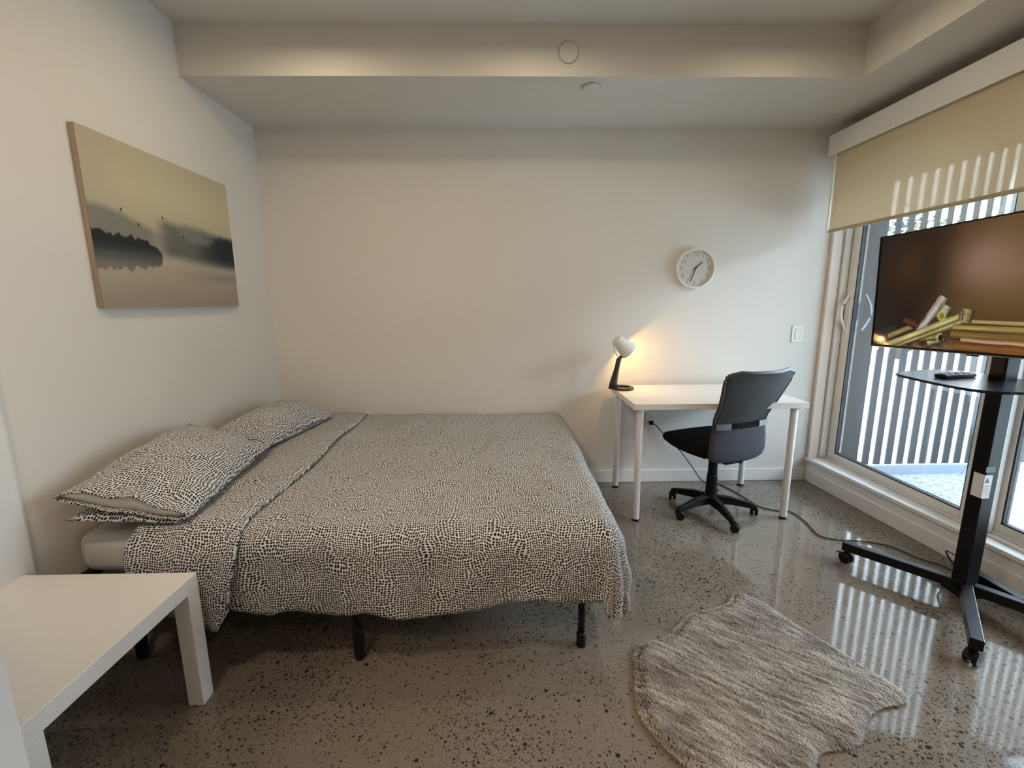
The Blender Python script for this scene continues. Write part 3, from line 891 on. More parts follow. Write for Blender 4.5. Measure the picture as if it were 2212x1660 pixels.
# seat cushion
def seat(b):
    N = 20
    def P(i, j, s):
        u = -1 + 2 * i / N; v = -1 + 2 * j / N
        # squircle mapping
        x = u * math.sqrt(max(0, 1 - 0.36 * v * v)); y = v * math.sqrt(max(0, 1 - 0.36 * u * u))
        e = (max(0, 1 - max(abs(u), abs(v)) ** 7)) ** 0.4
        z = 0.462 + (0.026 * e if s > 0 else -0.052 * e * (1.0 - 0.35 * y))
        if y > 0.6: z -= 0.05 * (y - 0.6) ** 1.2
        return Vector((x * 0.255, y * 0.225 + 0.055, z))
    G = {}
    for s in (1, -1):
        for j in range(N + 1):
            for i in range(N + 1):
                if s == -1 and (i in (0, N) or j in (0, N)): G[s, i, j] = G[1, i, j]
                else: G[s, i, j] = b.verts.new(P(i, j, s))
    for s in (1, -1):
        for j in range(N):
            for i in range(N):
                q = [G[s, i, j], G[s, i + 1, j], G[s, i + 1, j + 1], G[s, i, j + 1]]
                try: b.faces.new(q if s > 0 else q[::-1])
                except ValueError: pass
addc('seat', M_seatf, seat, smooth=True)
# backrest profile: z, half width, y offset (behind seat = -y)
BP = [(0.395, 0.150, -0.170), (0.41, 0.185, -0.175), (0.45, 0.198, -0.182), (0.52, 0.194, -0.182), (0.58, 0.184, -0.180), (0.615, 0.180, -0.184), (0.66, 0.188, -0.198),
      (0.74, 0.200, -0.240), (0.82, 0.218, -0.275), (0.88, 0.232, -0.298), (0.91, 0.232, -0.310), (0.924, 0.205, -0.318), (0.93, 0.16, -0.321)]
def prof(z):
    for (z0, w0, y0), (z1, w1, y1) in zip(BP[:-1], BP[1:]):
        if z <= z1:
            t = (z - z0) / (z1 - z0); return (w0 + (w1 - w0) * t) * 1.05, y0 + (y1 - y0) * t
    return BP[-1][1:]
def backpt(u, z, off=0.0):
    w, y = prof(z)
    zz = z + (0.006 * (abs(u) ** 3) if z > 0.88 else 0)
    return Vector((u * w, y + 0.032 * (u * u) * (w / 0.2) - 0.006 + off, zz))
def back_panel(za, zb, nz, off, th):
    def fn(b):
        nu = 20
        F_ = [[b.verts.new(backpt(-1 + 2 * i / nu, za + (zb - za) * j / nz, off)) for i in range(nu + 1)] for j in range(nz + 1)]
        B_ = [[b.verts.new(backpt(-1 + 2 * i / nu, za + (zb - za) * j / nz, off - th)) for i in range(nu + 1)] for j in range(nz + 1)]
        for j in range(nz):
            for i in range(nu):
                b.faces.new((F_[j][i], F_[j][i + 1], F_[j + 1][i + 1], F_[j + 1][i]))
                b.faces.new((B_[j][i + 1], B_[j][i], B_[j + 1][i], B_[j + 1][i + 1]))
            b.faces.new((F_[j][0], F_[j + 1][0], B_[j + 1][0], B_[j][0]))
            b.faces.new((F_[j][nu], B_[j][nu], B_[j + 1][nu], F_[j + 1][nu]))
        for i in range(nu):
            b.faces.new((F_[0][i + 1], F_[0][i], B_[0][i], B_[0][i + 1])); b.faces.new((F_[nz][i], F_[nz][i + 1], B_[nz][i + 1], B_[nz][i]))
    return fn
def mesh_fabric(name, c, holes):
    t = NT(name)
    g = t.n('ShaderNodeNewGeometry')
    nz = t.noise(g.outputs['Position'], 9, 3)
    w = t.n('ShaderNodeTexWave', wave_type='BANDS', bands_direction='Z'); w.inputs['Scale'].default_value = 180
    t.l(g.outputs['Position'], w.inputs['Vector'])
    col = t.mix(nz.outputs[0], tuple(x * 0.85 for x in c), tuple(x * 1.15 for x in c))
    t.bsdf(col, 0.8, 0, 0.2, bump=w.outputs[0], bstr=0.25, bdist=0.001)
    return t.m
M_mesh = mesh_fabric('grey back mesh', lin((62, 62, 62)), True)
M_lowf = mesh_fabric('grey back fabric', lin((66, 66, 72)), False)
bk = addc('backrest', M_mesh, back_panel(0.60, 0.93, 22, 0, 0.010), smooth=True)
bk['label'] = 'grey mesh upper back'
lo = addc('lower_back_panel', M_lowf, back_panel(0.395, 0.60, 14, 0, 0.022), smooth=True)
lo['label'] = 'smooth dark grey lower back panel'
def rimf(b):
    pts = []
    zs = [0.60 + 0.33 * k / 22 for k in range(23)]
    pts += [backpt(-1, z, -0.005) for z in zs]
    pts += [backpt(-1 + 2 * k / 16, 0.93, -0.005) for k in range(1, 16)]
    pts += [backpt(1, z, -0.005) for z in reversed(zs)]
    tube(b, pts, 0.009, 10)
addc('back_frame', M_dgrey, rimf, smooth=True)
def lumb(b):
    pts = [backpt(-0.98 + 1.96 * k / 16, 0.612, -0.018) for k in range(17)]
    for p, q in zip(pts[:-1], pts[1:]): bar(b, p, q, 0.010, 0.030)
addc('lumbar_bar', M_seatf, lumb)
for s in (-1, 1):
    def br(b):
        pts = [backpt(s * (0.55 + 0.45 * k / 6), 0.612, -0.024) for k in range(7)]
        for p, q in zip(pts[:-1], pts[1:]): bar(b, p, q, 0.012, 0.034)
    addc('back_bracket', M_bracket, br)
addc('back_support', M_bplast, lambda b: (bar(b, (0, -0.08, 0.380), (0, -0.175, 0.39), 0.06, 0.014), bar(b, (0, -0.172, 0.383), (0, -0.172, 0.41), 0.06, 0.010)))

# ------------------------------------------------------------------ tv stand
HX, HY = 1.975, 1.72
st = tag(empty('tv_stand', (HX, HY, 0)), 'black rolling floor stand with caster legs holding the television', 'tv stand')
o3 = Vector((HX, HY, 0))
def adds(name, mat, fn, parent=st, **kw):
    bm = bmesh.new(); fn(bm); bmesh.ops.translate(bm, verts=bm.verts, vec=-o3)
    return mesh_obj(name, bm, mat, parent, **kw)
adds('pole', M_black, lambda b: box(b, HX - 0.030, HX + 0.030, HY - 0.030, HY + 0.030, 0.05, 1.46), bevel=0.006)
adds('base_plate', M_black, lambda b: box(b, HX - 0.05, HX + 0.05, HY - 0.05, HY + 0.05, 0.052, 0.085), bevel=0.005)
zl = 0.088
legs = [((HX, HY), (1.70, 2.055)), ((HX - 0.01, HY - 0.02), (1.675, 1.38)), ((HX, HY), (2.215, 1.37)), ((2.10, 1.86), (2.09, 1.36))]
for k, (a, b_) in enumerate(legs):
    lg = adds('base_leg', M_black, lambda b: bar(b, (a[0], a[1], zl), (b_[0], b_[1], zl), 0.040, 0.042), bevel=0.003)
    d = (Vector((b_[0], b_[1], 0)) - Vector((a[0], a[1], 0))).normalized()
    c0 = Vector((b_[0], b_[1], 0.028)) - d * 0.02 + Vector((0.0, 0.0, 0))
    n = Vector((-d.y, d.x, 0)).lerp(d, 0.35).normalized()
    def wh(b):
        for s in (-1, 1):
            Mw = Matrix.Translation(c0 + n * s * 0.013) @ Vector((0, 0, 1)).rotation_difference(n).to_matrix().to_4x4()
            lathe(b, [(0, -0.008), (0.024, -0.008), (0.028, -0.004), (0.028, 0.004), (0.024, 0.008), (0, 0.008)], Mw, 20)
        tube(b, [c0 - n * 0.022, c0 + n * 0.022], 0.007, 8)
    w = adds('caster', M_bplast, wh, parent=lg)
    e_ = n.cross(Vector((0, 0, 1)))
    adds('brake_lever', M_bplast, lambda b: (bar(b, c0 + Vector((0, 0, 0.02)), c0 + e_ * 0.045 + Vector((0, 0, 0.008)), 0.022, 0.005),
         tube(b, [c0 + Vector((0, 0, 0.018)), c0 + Vector((0, 0, 0.040))], 0.011, 10)), parent=w)
adds('base_brace', M_black, lambda b: bar(b, (HX + 0.02, HY + 0.02, zl), (2.105, 1.868, zl), 0.038, 0.040), bevel=0.003)
# glass shelf
shp = closed_smooth([(1.725, 1.925), (1.690, 1.80), (1.672, 1.66), (1.678, 1.56), (1.72, 1.505), (1.80, 1.49), (1.94, 1.47), (2.06, 1.47), (2.075, 1.60), (2.075, 1.86), (2.06, 1.98), (1.97, 2.02), (1.86, 1.99)], 4)
adds('shelf', M_glassblk, lambda b: prism(b, shp, 0.975, 0.985))
adds('shelf_collar', M_black, lambda b: box(b, HX - 0.045, HX + 0.045, HY - 0.045, HY + 0.045, 0.945, 0.974), bevel=0.004)
adds('mount_arm', M_black, lambda b: (box(b, 1.83, HX, HY - 0.12, HY + 0.12, 1.30, 1.40), box(b, 1.825, 1.835, HY - 0.20, HY + 0.20, 1.20, 1.50)), bevel=0.004)
# sticker on the pole
skl = adds('warning_sticker', M_sticker, lambda b: box(b, HX - 0.0312, HX - 0.0302, HY - 0.029, HY + 0.012, 0.50, 0.60))
skl2 = adds('warning_sticker', M_sticker, lambda b: box(b, HX - 0.031, HX + 0.002, HY - 0.0312, HY - 0.0302, 0.50, 0.60))
def tri(b):
    y = HY - 0.0318
    v = [b.verts.new((HX - 0.029, y, 0.568)), b.verts.new((HX - 0.009, y, 0.568)), b.verts.new((HX - 0.019, y, 0.590))]; b.faces.new(v)
    for k in range(5):
        z = 0.553 - 0.009 * k
        v = [b.verts.new((HX - 0.028, y, z)), b.verts.new((HX - 0.002 - 0.004 * (k % 2), y, z)), b.verts.new((HX - 0.002 - 0.004 * (k % 2), y, z - 0.0014)), b.verts.new((HX - 0.028, y, z - 0.0014))]; b.faces.new(v)
adds('warning_triangle', M_dgrey, tri, parent=skl2)
adds('sticker_strip', M_dgrey, lambda b: box(b, HX - 0.032, HX + 0.006, HY - 0.032, HY - 0.0303, 0.612, 0.635))

# ------------------------------------------------------------------ television
TWd, THt = 0.89, 0.500
P0 = Vector((1.748, 2.105, 1.086)); dirt = Vector((0.032, -0.55, 0.012)).normalized()
nrm = Vector((dirt.y, -dirt.x, 0)).normalized()            # towards the room
if nrm.x > 0: nrm = -nrm
tv = tag(empty('television', P0), 'flat television showing pale twigs on a brown background, on the rolling stand', 'television')
upt = (Vector((0, 0, 1)) + nrm * math.tan(math.radians(1.6))).normalized()
upt = (upt - dirt * upt.dot(dirt)).normalized(); bkt = -(dirt.cross(upt))
if bkt.dot(nrm) > 0: bkt = -bkt
Mt = Matrix(((dirt.x, bkt.x, upt.x, 0), (dirt.y, bkt.y, upt.y, 0), (dirt.z, bkt.z, upt.z, 0), (0, 0, 0, 1)))   # local x=right, y=back, z=up
def addt(name, mat, fn, parent=tv, **kw):
    bm = bmesh.new(); fn(bm); bmesh.ops.transform(bm, matrix=Mt, verts=bm.verts)
    return mesh_obj(name, bm, mat, parent, **kw)
addt('tv_body', M_bplast, lambda b: (box(b, 0, TWd, 0.002, 0.018, 0, THt), box(b, 0.15, TWd - 0.15, 0.018, 0.055, 0.03, 0.33)), bevel=0.003)
addt('bezel', M_bplast, lambda b: (box(b, 0, 0.006, -0.004, 0.002, 0, THt), box(b, TWd - 0.006, TWd, -0.004, 0.002, 0, THt), box(b, 0, TWd, -0.004, 0.002, THt - 0.006, THt), box(b, 0, TWd, -0.006, 0.002, 0, 0.011)), bevel=0.001)
addt('bezel_strip', M_chrome, lambda b: box(b, 0.002, TWd - 0.002, -0.0066, -0.0058, 0.0005, 0.003))
addt('sensor', M_bplast, lambda b: box(b, TWd * 0.5 - 0.02, TWd * 0.5 + 0.02, -0.003, 0.006, -0.006, 0.0), bevel=0.001)
# picture on the screen, in metres from the lower left corner
sticks = [  # (x0,y0,x1,y1,half width,color)
    (0.083, 0.045, 0.208, 0.100, 0.010, (152, 132, 80)), (0.110, 0.020, 0.240, 0.085, 0.008, (120, 84, 40)),
    (0.150, 0.120, 0.210, 0.098, 0.012, (92, 46, 32)),
    (0.265, 0.030, 0.325, 0.056, 0.016, (190, 180, 146)), (0.220, 0.040, 0.300, 0.052, 0.010, (150, 136, 70)),
    (0.222, 0.066, 0.312, 0.214, 0.015, (186, 178, 164)), (0.306, 0.130, 0.330, 0.180, 0.017, (170, 164, 130)),
    (0.075, -0.012, 0.400, 0.122, 0.011, (178, 164, 98)), (0.070, 0.000, 0.385, 0.138, 0.011, (196, 184, 120)),
    (0.400, 0.119, 0.900, 0.104, 0.007, (176, 150, 98)), (0.370, 0.094, 0.900, 0.082, 0.010, (170, 142, 80)),
    (0.365, 0.066, 0.900, 0.052, 0.015, (126, 96, 48)), (0.400, 0.118, 0.408, 0.166, 0.019, (160, 136, 94)), 
    (0.405, 0.044, 0.900, 0.030, 0.010, (186, 148, 106)), (0.380, 0.018, 0.900, 0.006, 0.016, (132, 84, 42)),
]
def scol(u, v):
    x = u * TWd; y = v * THt
    n = fbm(u * 3.0, v * 2.0, 3, 2.0)
    t = sm(0.12, 0.62, u + 0.25 * n)
    bg = mixc((24, 9, 2), (98, 74, 42), t)
    g = math.exp(-((u - 0.50) ** 2 / 0.02 + (v - 0.70) ** 2 / 0.035))
    bg = mixc(bg, (150, 116, 104), 0.80 * g)
    g2 = math.exp(-((u - 0.60) ** 2 / 0.03 + (v - 0.60) ** 2 / 0.02)); bg = mixc(bg, (136, 108, 84), 0.6 * g2)
    g3 = math.exp(-((u - 0.17) ** 2 / 0.012 + (v - 0.72) ** 2 / 0.05)); bg = mixc(bg, (74, 46, 14), 0.7 * g3)
    bg = mixc(bg, (60, 34, 12), 0.6 * sm(0.42, 0.1, v) * sm(0.1, 0.5, u))
    c = bg
    if y < 0.09 and x > 0.12:
        k = 0.5 + 0.9 * fbm(x * 28, y * 40, 3, 6.6)
        under = sm(0.0, 0.06, 0.075 - y + 0.06 * (min(x, 0.45) - 0.45))
        c = mixc(c, mixc((46, 26, 12), (170, 146, 96), min(1, max(0, k - 0.15))), under)
    for (x0, y0, x1, y1, w, col) in sticks:
        w *= 1.45; col = tuple(min(255, q * 1.08) for q in col)
        dx, dy = x1 - x0, y1 - y0; L2 = dx * dx + dy * dy
        tt = ((x - x0) * dx + (y - y0) * dy) / L2
        if -0.02 < tt < 1.02:
            d = abs((x - x0) * dy - (y - y0) * dx) / math.sqrt(L2)
            ww = w * (1 + 0.15 * noise.noise(Vector((tt * 9, x0 * 30, 0))))
            if d < ww:
                sh = 1 - (d / ww) ** 2
                grain = noise.noise(Vector((tt * 4, d * 300 + x0 * 50, 1))) * 0.15
                side = ((x - x0) * dy - (y - y0) * dx) / math.sqrt(L2) / ww
                f = 0.30 + 0.62 * sh ** 0.8 + 1.4 * grain - 0.30 * max(0, side)
                m = sm(1.0, 0.86, d / ww)
                c = mixc(c, tuple(q * max(0.1, f) for q in col), m)
    # round cut end
    hd = math.hypot((x - 0.318) / 0.012, (y - 0.050) / 0.016)
    if hd < 1: c = mixc(c, (30, 16, 8), sm(1.0, 0.7, hd))
    if abs(x - 0.392) < 0.0025 and 0.125 < y < 0.162: c = (40, 22, 10)
    dd = math.hypot((x - 0.312) / 0.017, (y - 0.140) / 0.020)
    if dd < 1: c = mixc(c, mixc((120, 106, 18), (190, 182, 120), sm(0.3, 1.0, dd)), 0.9)
    return c
grid_paint('screen', 440, 250, lambda u, v: tuple(Mt @ Vector((0.005 + u * (TWd - 0.01), -0.0005, 0.008 + v * (THt - 0.013)))), scol, attr_mat('lit screen', 0.92), tv)

# remote on the shelf
rm = tag(empty('remote_control', (1.865, 1.80, 0.9855), math.radians(12)), 'black television remote lying on the glass shelf of the stand', 'remote')
bm = bmesh.new(); box(bm, -0.085, 0.085, -0.022, 0.022, 0, 0.016); mesh_obj('remote_body', bm, M_bplast, rm, bevel=0.005, seg=3)
for r_ in range(6):
    for c_ in range(3):
        bm = bmesh.new(); lathe(bm, [(0.0055, 0), (0.0055, 0.0025), (0.004, 0.0035), (0, 0.0035)], Matrix.Translation((-0.066 + r_ * 0.024, (c_ - 1) * 0.013, 0.0155)), 10)
        mesh_obj('button', bm, M_bracket if (r_ + c_) % 3 else M_wplast, rm)

# ------------------------------------------------------------------ cables
cb = tag(empty('power_cord', (1.047, 3.09, 0.45)), 'black power cord from the desk outlet across the floor to the tv stand', 'cord')
cpts = [(1.05, 3.078, 0.452), (1.09, 3.075, 0.42), (1.156, 3.07, 0.347), (1.262, 3.07, 0.242), (1.345, 3.05, 0.13), (1.40, 3.04, 0.05), (1.455, 3.04, 0.008), (1.535, 3.03, 0.006),
        (1.590, 2.86, 0.006), (1.625, 2.665, 0.006), (1.700, 2.60, 0.006), (1.775, 2.585, 0.006), (1.785, 2.46, 0.006), (1.755, 2.30, 0.006), (1.81, 2.25, 0.006), (1.94, 2.225, 0.006),
        (2.05, 2.175, 0.006), (2.10, 2.06, 0.006), (2.15, 2.00, 0.006), (2.165, 1.93, 0.02), (2.10, 1.93, 0.12), (2.04, 1.80, 0.16), (2.02, 1.756, 0.20)]
bm = bmesh.new(); tube(bm, catmull(cpts, 8), 0.0038, 8); bmesh.ops.translate(bm, verts=bm.verts, vec=-Vector(cb.location)); mesh_obj('cable', bm, M_cable, cb, smooth=True)
bm = bmesh.new(); box(bm, -0.014, 0.014, -0.012, 0.0095, -0.014, 0.014); mesh_obj('plug', bm, M_bplast, cb, bevel=0.004)
cb2 = bmesh.new(); tube(cb2, catmull([(2.02, 1.756, 0.55), (2.06, 1.77, 0.30), (2.11, 1.78, 0.10), (2.20, 1.70, 0.012), (2.22, 1.50, 0.006), (2.21, 1.30, 0.006)], 8), 0.0036, 8)
tag(mesh_obj('short_cord', cb2, M_cable, None, smooth=True), 'short black cord looping behind the foot of the tv stand by the curb', 'cord')

# ------------------------------------------------------------------ rug
outline = [(1.028, 1.794), (1.104, 1.744), (1.152, 1.625), (1.231, 1.47), (1.285, 1.350), (1.318, 1.265), (1.281, 1.234), (1.20, 1.221), (1.122, 1.181), (1.029, 1.10), (0.906, 1.081),
           (0.822, 1.005), (0.73, 0.955), (0.62, 0.975), (0.521, 1.037), (0.451, 1.136), (0.426, 1.231), (0.455, 1.36), (0.50, 1.489), (0.622, 1.534), (0.735, 1.636), (0.787, 1.669), (0.948, 1.717)]
ol = closed_smooth(outline, 5)
rug = tag(empty('rug', (0.85, 1.35, 0)), 'light taupe faux fur rug in the shape of a hide on the concrete floor', 'rug')
def inside(x, y):
    c = False; j = len(ol) - 1
    for i in range(len(ol)):
        xi, yi = ol[i]; xj, yj = ol[j]
        if (yi > y) != (yj > y) and x < (xj - xi) * (y - yi) / (yj - yi) + xi: c = not c
        j = i
    return c
A = np.array(ol); B = np.roll(A, -1, axis=0)
def edist(x, y):
    p = np.array([x, y]); d = B - A
    t = np.clip(((p - A) * d).sum(1) / (d * d).sum(1), 0, 1)
    q = A + d * t[:, None]
    return float(np.sqrt(((q - p) ** 2).sum(1).min()))
def rh(x, y):
    e = edist(x, y)
    return 0.004 + 0.009 * sm(0, 0.05, e) + 0.002 * noise.noise(Vector((x * 5, y * 5, 0)))
bm = bmesh.new()
step = 0.02
gv = {}
rings_ = []
cxr, cyr = 0.86, 1.36
NR = 14
for r_ in range(NR + 1):
    f = 1 - (r_ / NR)
    ring = []
    for (x, y) in ol:
        px, py = cxr + (x - cxr) * f, cyr + (y - cyr) * f
        z = 0.004 if r_ == 0 else rh(px, py) if f > 0 else rh(cxr, cyr)
        ring.append((px - 0.85, py - 1.35, z))
    rings_.append(ring)
bott = [bm.verts.new((p[0], p[1], 0.0)) for p in rings_[0]]
prev = [bm.verts.new(p) for p in rings_[0]]
n_ = len(ol)
for k in range(n_): bm.faces.new((bott[k], bott[(k + 1) % n_], prev[(k + 1) % n_], prev[k]))
for ring in rings_[1:-1]:
    cur = [bm.verts.new(p) for p in ring]
    for k in range(n_): bm.faces.new((prev[k], prev[(k + 1) % n_], cur[(k + 1) % n_], cur[k]))
    prev = cur
cv = bm.verts.new(rings_[-1][0])
for k in range(n_): bm.faces.new((prev[k], prev[(k + 1) % n_], cv))
bm.faces.new(bott[::-1])
M_rugb = plain('rug backing', lin((118, 108, 98)), 0.95, spec=0.05, var=0.2, scale=60)
mesh_obj('rug_body', bm, M_rugb, rug, smooth=True)
# fur tufts
rng = random.Random(3)
vs = []; fs = []; cols = []
main = Vector((0.80, -0.60, 0))
cnt = 0
xs = [p[0] for p in ol]; ysr = [p[1] for p in ol]
while cnt < 95000:
    x = rng.uniform(min(xs), max(xs)); y = rng.uniform(min(ysr), max(ysr))
    if not inside(x, y): continue
    cnt += 1
    # height from coarse formula (fast)
    nn = noise.noise(Vector((x * 7, y * 7, 0)))
    cl = noise.noise(Vector((x * 26 - y * 10, y * 40 + x * 20, 4)))
    st_ = 0.6 * noise.noise(Vector(((x * 0.60 + y * 0.80) * 75, (x * 0.8 - y * 0.6) * 13, 8))) + 0.4 * noise.noise(Vector(((x * 0.60 + y * 0.80) * 24, (x * 0.8 - y * 0.6) * 6, 2)))
    a = 0.22 * nn + 0.22 * cl + rng.gauss(0, 0.16)
    ca, sa = math.cos(a), math.sin(a)
    dx, dy = main.x * ca - main.y * sa, main.x * sa + main.y * ca
    pq = np.array([x, y]); dd_ = B - A
    tt = np.clip(((pq - A) * dd_).sum(1) / (dd_ * dd_).sum(1), 0, 1)
    qv = A + dd_ * tt[:, None] - pq; di = (qv ** 2).sum(1); ki = int(di.argmin()); ed = math.sqrt(di[ki])
    ew = 1 - sm(0.0, 0.03, ed)
    if ew > 0:
        ox, oy = qv[ki] / max(ed, 1e-5)
        dx = dx * (1 - ew * 0.75) + ox * ew; dy = dy * (1 - ew * 0.75) + oy * ew
        q_ = math.hypot(dx, dy); dx /= q_; dy /= q_
    L = rng.uniform(0.016, 0.026) * (1 - 0.45 * ew)
    lift = 0.30 + 0.25 * cl + rng.uniform(-0.15, 0.15)
    z0 = (0.014 + 0.004 * nn) * (1 - 0.55 * ew)
    w = rng.uniform(0.0009, 0.0016)
    px, py = -dy * w, dx * w
    b = len(vs)
    X, Y = x - 0.85, y - 1.35
    h1 = z0 + L * (0.35 + 0.3 * lift) * (1 + 0.5 * st_)
    h2 = z0 + L * (0.35 + 0.45 * lift) * (1 + 0.7 * st_)
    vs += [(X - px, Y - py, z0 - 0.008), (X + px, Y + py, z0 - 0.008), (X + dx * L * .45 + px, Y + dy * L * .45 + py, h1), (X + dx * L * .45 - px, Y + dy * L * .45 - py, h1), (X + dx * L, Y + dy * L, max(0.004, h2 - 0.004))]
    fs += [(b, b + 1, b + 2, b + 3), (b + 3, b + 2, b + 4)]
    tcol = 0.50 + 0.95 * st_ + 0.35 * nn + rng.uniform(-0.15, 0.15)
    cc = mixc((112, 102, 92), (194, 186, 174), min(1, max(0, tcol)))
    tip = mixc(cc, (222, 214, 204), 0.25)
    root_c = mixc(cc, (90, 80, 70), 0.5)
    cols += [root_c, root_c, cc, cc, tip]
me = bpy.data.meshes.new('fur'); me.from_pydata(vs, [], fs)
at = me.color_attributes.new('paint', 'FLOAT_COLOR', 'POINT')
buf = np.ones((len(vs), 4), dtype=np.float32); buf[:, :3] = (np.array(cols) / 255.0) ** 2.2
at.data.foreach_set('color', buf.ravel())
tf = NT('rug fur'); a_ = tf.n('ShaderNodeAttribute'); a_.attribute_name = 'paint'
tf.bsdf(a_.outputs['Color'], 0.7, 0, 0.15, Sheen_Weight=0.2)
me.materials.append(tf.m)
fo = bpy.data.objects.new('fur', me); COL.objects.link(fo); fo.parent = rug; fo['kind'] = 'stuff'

# ------------------------------------------------------------------ outside
bm = bmesh.new(); box(bm, 2.45, 6.2, -3.0, 3.35, -0.15, 0.0)
struct('balcony_floor', bm, M_paver)
bm = bmesh.new(); box(bm, 2.46, 4.3, -3.0, 3.4, 2.62, 2.80); struct('balcony_slab', bm, M_ceil)
bm = bmesh.new(); box(bm, 2.30, 18, 3.36, 12.0, -0.20, -0.02); struct('ground', bm, M_far)
bm = bmesh.new(); box(bm, 6.2, 26, -14, 3.36, -0.20, -0.02); struct('ground', bm, M_far)
FY = 3.20
fc = tag(empty('slat_screen', (3.0, FY, 0.07)), 'dark perforated metal privacy screen of upright slats at the balcony side', 'fence')
fo_ = Vector(fc.location)
def addf(name, mat, fn, **kw):
    bm = bmesh.new(); fn(bm); bmesh.ops.translate(bm, verts=bm.verts, vec=-fo_)
    return mesh_obj(name, bm, mat, fc, **kw)
addf('end_panel', M_endp, lambda b: box(b, 2.46, 2.665, FY - 0.002, FY + 0.002, 0.07, 2.62))
pitch = 0.0885
for k in range(26):
    x0 = 2.70 + pitch * k
    addf('slat', M_slat, lambda b: box(b, x0, x0 + 0.056, FY - 0.0015, FY + 0.0015, 0.075, 2.61))
addf('base_rail', plain('blue grey rail', lin((150, 166, 186)), 0.35), lambda b: box(b, 2.46, 5.1, FY - 0.02, FY + 0.02, 0.0, 0.07), bevel=0.004)
addf('top_rail', M_brush, lambda b: box(b, 2.46, 5.1, FY - 0.02, FY + 0.02, 2.58, 2.62))
bm = bmesh.new(); box(bm, 2.44, 2.62, 3.30, 3.45, 0, 2.7); 
tp = plain('brick pier', lin((120, 84, 74)), 0.8, var=0.35, scale=14)
tag(mesh_obj('brick_pier', bm, tp, None), 'narrow reddish brick pier seen behind the end of the slat screen', 'pier')
# opposite building beyond the balcony
bd = tag(empty('opposite_building', (12.5, -4, 0)), 'low grey building standing across from the balcony', 'building')
bm = bmesh.new(); box(bm, -2.5, 3, -10, 8, 0, 3.6); mesh_obj('wall', bm, M_bldg, bd)
bm = bmesh.new(); box(bm, -2.7, 3.1, -10.2, 8.2, 3.6, 3.8); mesh_obj('roof', bm, M_brush, bd)
# trees
def make_tree(x, y, hgt, rad, seed, label):
    root = tag(empty('tree', (x, y, 0)), label, 'tree', 'leafy trees beyond the slat screen')
    rg = random.Random(seed)
    bm = bmesh.new(); tube(bm, [(0, 0, -0.05), (0.04, 0.02, hgt * 0.4), (-0.05, 0.03, hgt * 0.75)], [0.11, 0.08, 0.03], 10)
    for k in range(7):
        a = rg.uniform(0, 2 * PI); tube(bm, [(0, 0, hgt * (0.35 + 0.05 * k)), (math.cos(a) * rad * 0.6, math.sin(a) * rad * 0.6, hgt * (0.5 + 0.06 * k))], [0.03, 0.01], 6)
    mesh_obj('trunk', bm, M_bark, root, smooth=True)
    vs = []; fs = []
    blobs = [(rg.uniform(-.6, .6) * rad, rg.uniform(-.6, .6) * rad, hgt * rg.uniform(0.18, 0.95), rad * rg.uniform(0.3, 0.5)) for _ in range(16)]
    for _ in range(2600):
        bx, by, bz, br_ = rg.choice(blobs)
        p = Vector((bx + rg.gauss(0, 0.55) * br_, by + rg.gauss(0, .55) * br_, max(0.05, bz + rg.gauss(0, .5) * br_)))
        s = rg.uniform(0.05, 0.10)
        e1 = Vector((rg.gauss(0, 1), rg.gauss(0, 1), rg.gauss(0, 1))).normalized(); e2 = e1.orthogonal().normalized()
        b = len(vs); vs += [p - e1 * s, p + e2 * s * .5, p + e1 * s, p - e2 * s * .5]; fs.append((b, b + 1, b + 2, b + 3))
    me = bpy.data.meshes.new('foliage'); me.from_pydata([tuple(v) for v in vs], [], fs); me.materials.append(M_leaf)
    f = bpy.data.objects.new('foliage', me); COL.objects.link(f); f.parent = root; f['kind'] = 'stuff'
for k, (x, y, hh, rr_) in enumerate(((6.4, 9.9, 2.9, 0.8), (9.0, 10.1, 3.2, 0.9), (12.0, 9.9, 3.0, 0.9))):
    make_tree(x, y, hh, rr_, 11 + k, 'leafy green tree seen through the gaps of the slat screen')

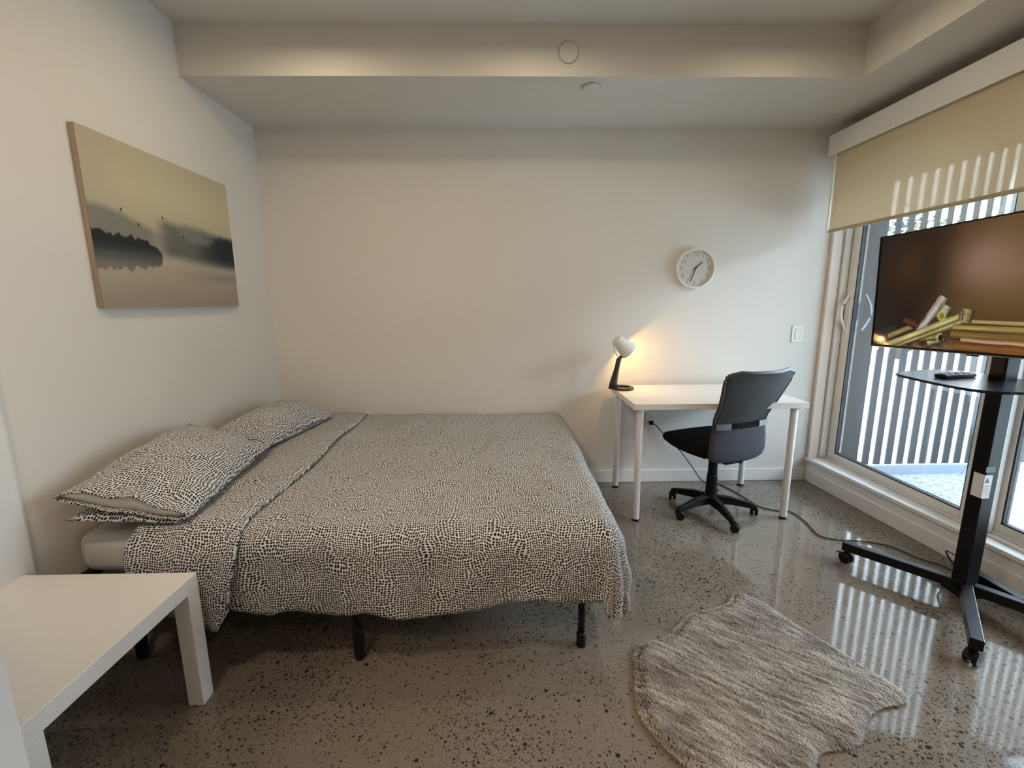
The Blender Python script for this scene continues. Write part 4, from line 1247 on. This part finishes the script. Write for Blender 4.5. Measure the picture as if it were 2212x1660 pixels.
# ------------------------------------------------------------------ light
w = bpy.data.worlds.new('world'); S.world = w; w.use_nodes = True
nt = w.node_tree; bg = nt.nodes['Background']
tc = nt.nodes.new('ShaderNodeTexCoord'); sp = nt.nodes.new('ShaderNodeSeparateXYZ'); cr = nt.nodes.new('ShaderNodeValToRGB')
nt.links.new(tc.outputs['Generated'], sp.inputs[0]); nt.links.new(sp.outputs[2], cr.inputs[0])
cr.color_ramp.elements[0].position = 0.0; cr.color_ramp.elements[0].color = (0.82, 0.91, 1.0, 1)
cr.color_ramp.elements[1].position = 0.6; cr.color_ramp.elements[1].color = (0.68, 0.83, 1.0, 1)
nt.links.new(cr.outputs[0], bg.inputs[0]); bg.inputs[1].default_value = 28.0

def area(name, loc, rot, sx, sy, e, col, portal=False):
    l = bpy.data.lights.new(name, 'AREA'); l.shape = 'RECTANGLE'; l.size = sx; l.size_y = sy; l.energy = e; l.color = col
    if portal: l.cycles.is_portal = True
    o = bpy.data.objects.new(name, l); COL.objects.link(o); o.location = loc; o.rotation_euler = rot
    return o
area('door_portal', (2.47, 1.98, 1.13), (0, -PI / 2, 0), 1.95, 2.26, 1, (1, 1, 1), True).rotation_euler = (0, PI / 2, 0)
WARM = (1.0, 0.86, 0.57)
for x, y, e in ((-0.85, 2.01, 4.2), (0.15, 2.01, 3.5), (1.30, 2.01, 2.7)):
    l = bpy.data.lights.new('ceiling_light', 'AREA'); l.shape = 'DISK'; l.size = 0.16; l.energy = e; l.color = WARM
    o = bpy.data.objects.new('ceiling_light', l); COL.objects.link(o); o.location = (x, y, 2.535)
for x, y, e in ((-0.9, -0.5, 14), (-0.95, 0.40, 20), (0.9, -0.9, 9)):
    l = bpy.data.lights.new('kitchen_light', 'AREA'); l.shape = 'DISK'; l.size = 0.3; l.energy = e; l.color = (1.0, 0.76, 0.58)
    o = bpy.data.objects.new('kitchen_light', l); COL.objects.link(o); o.location = (x, y, 2.6)

S.view_settings.view_transform = 'Standard'
S.view_settings.look = 'None'
S.view_settings.exposure = 0.0
S.cycles.max_bounces = 8; S.cycles.diffuse_bounces = 4; S.cycles.use_adaptive_sampling = True; S.cycles.adaptive_threshold = 0.05; S.cycles.glossy_bounces = 3; S.cycles.transparent_max_bounces = 12
S.cycles.use_denoising = True
S.cycles.sample_clamp_indirect = 6.0
S.cycles.caustics_reflective = False; S.cycles.caustics_refractive = False
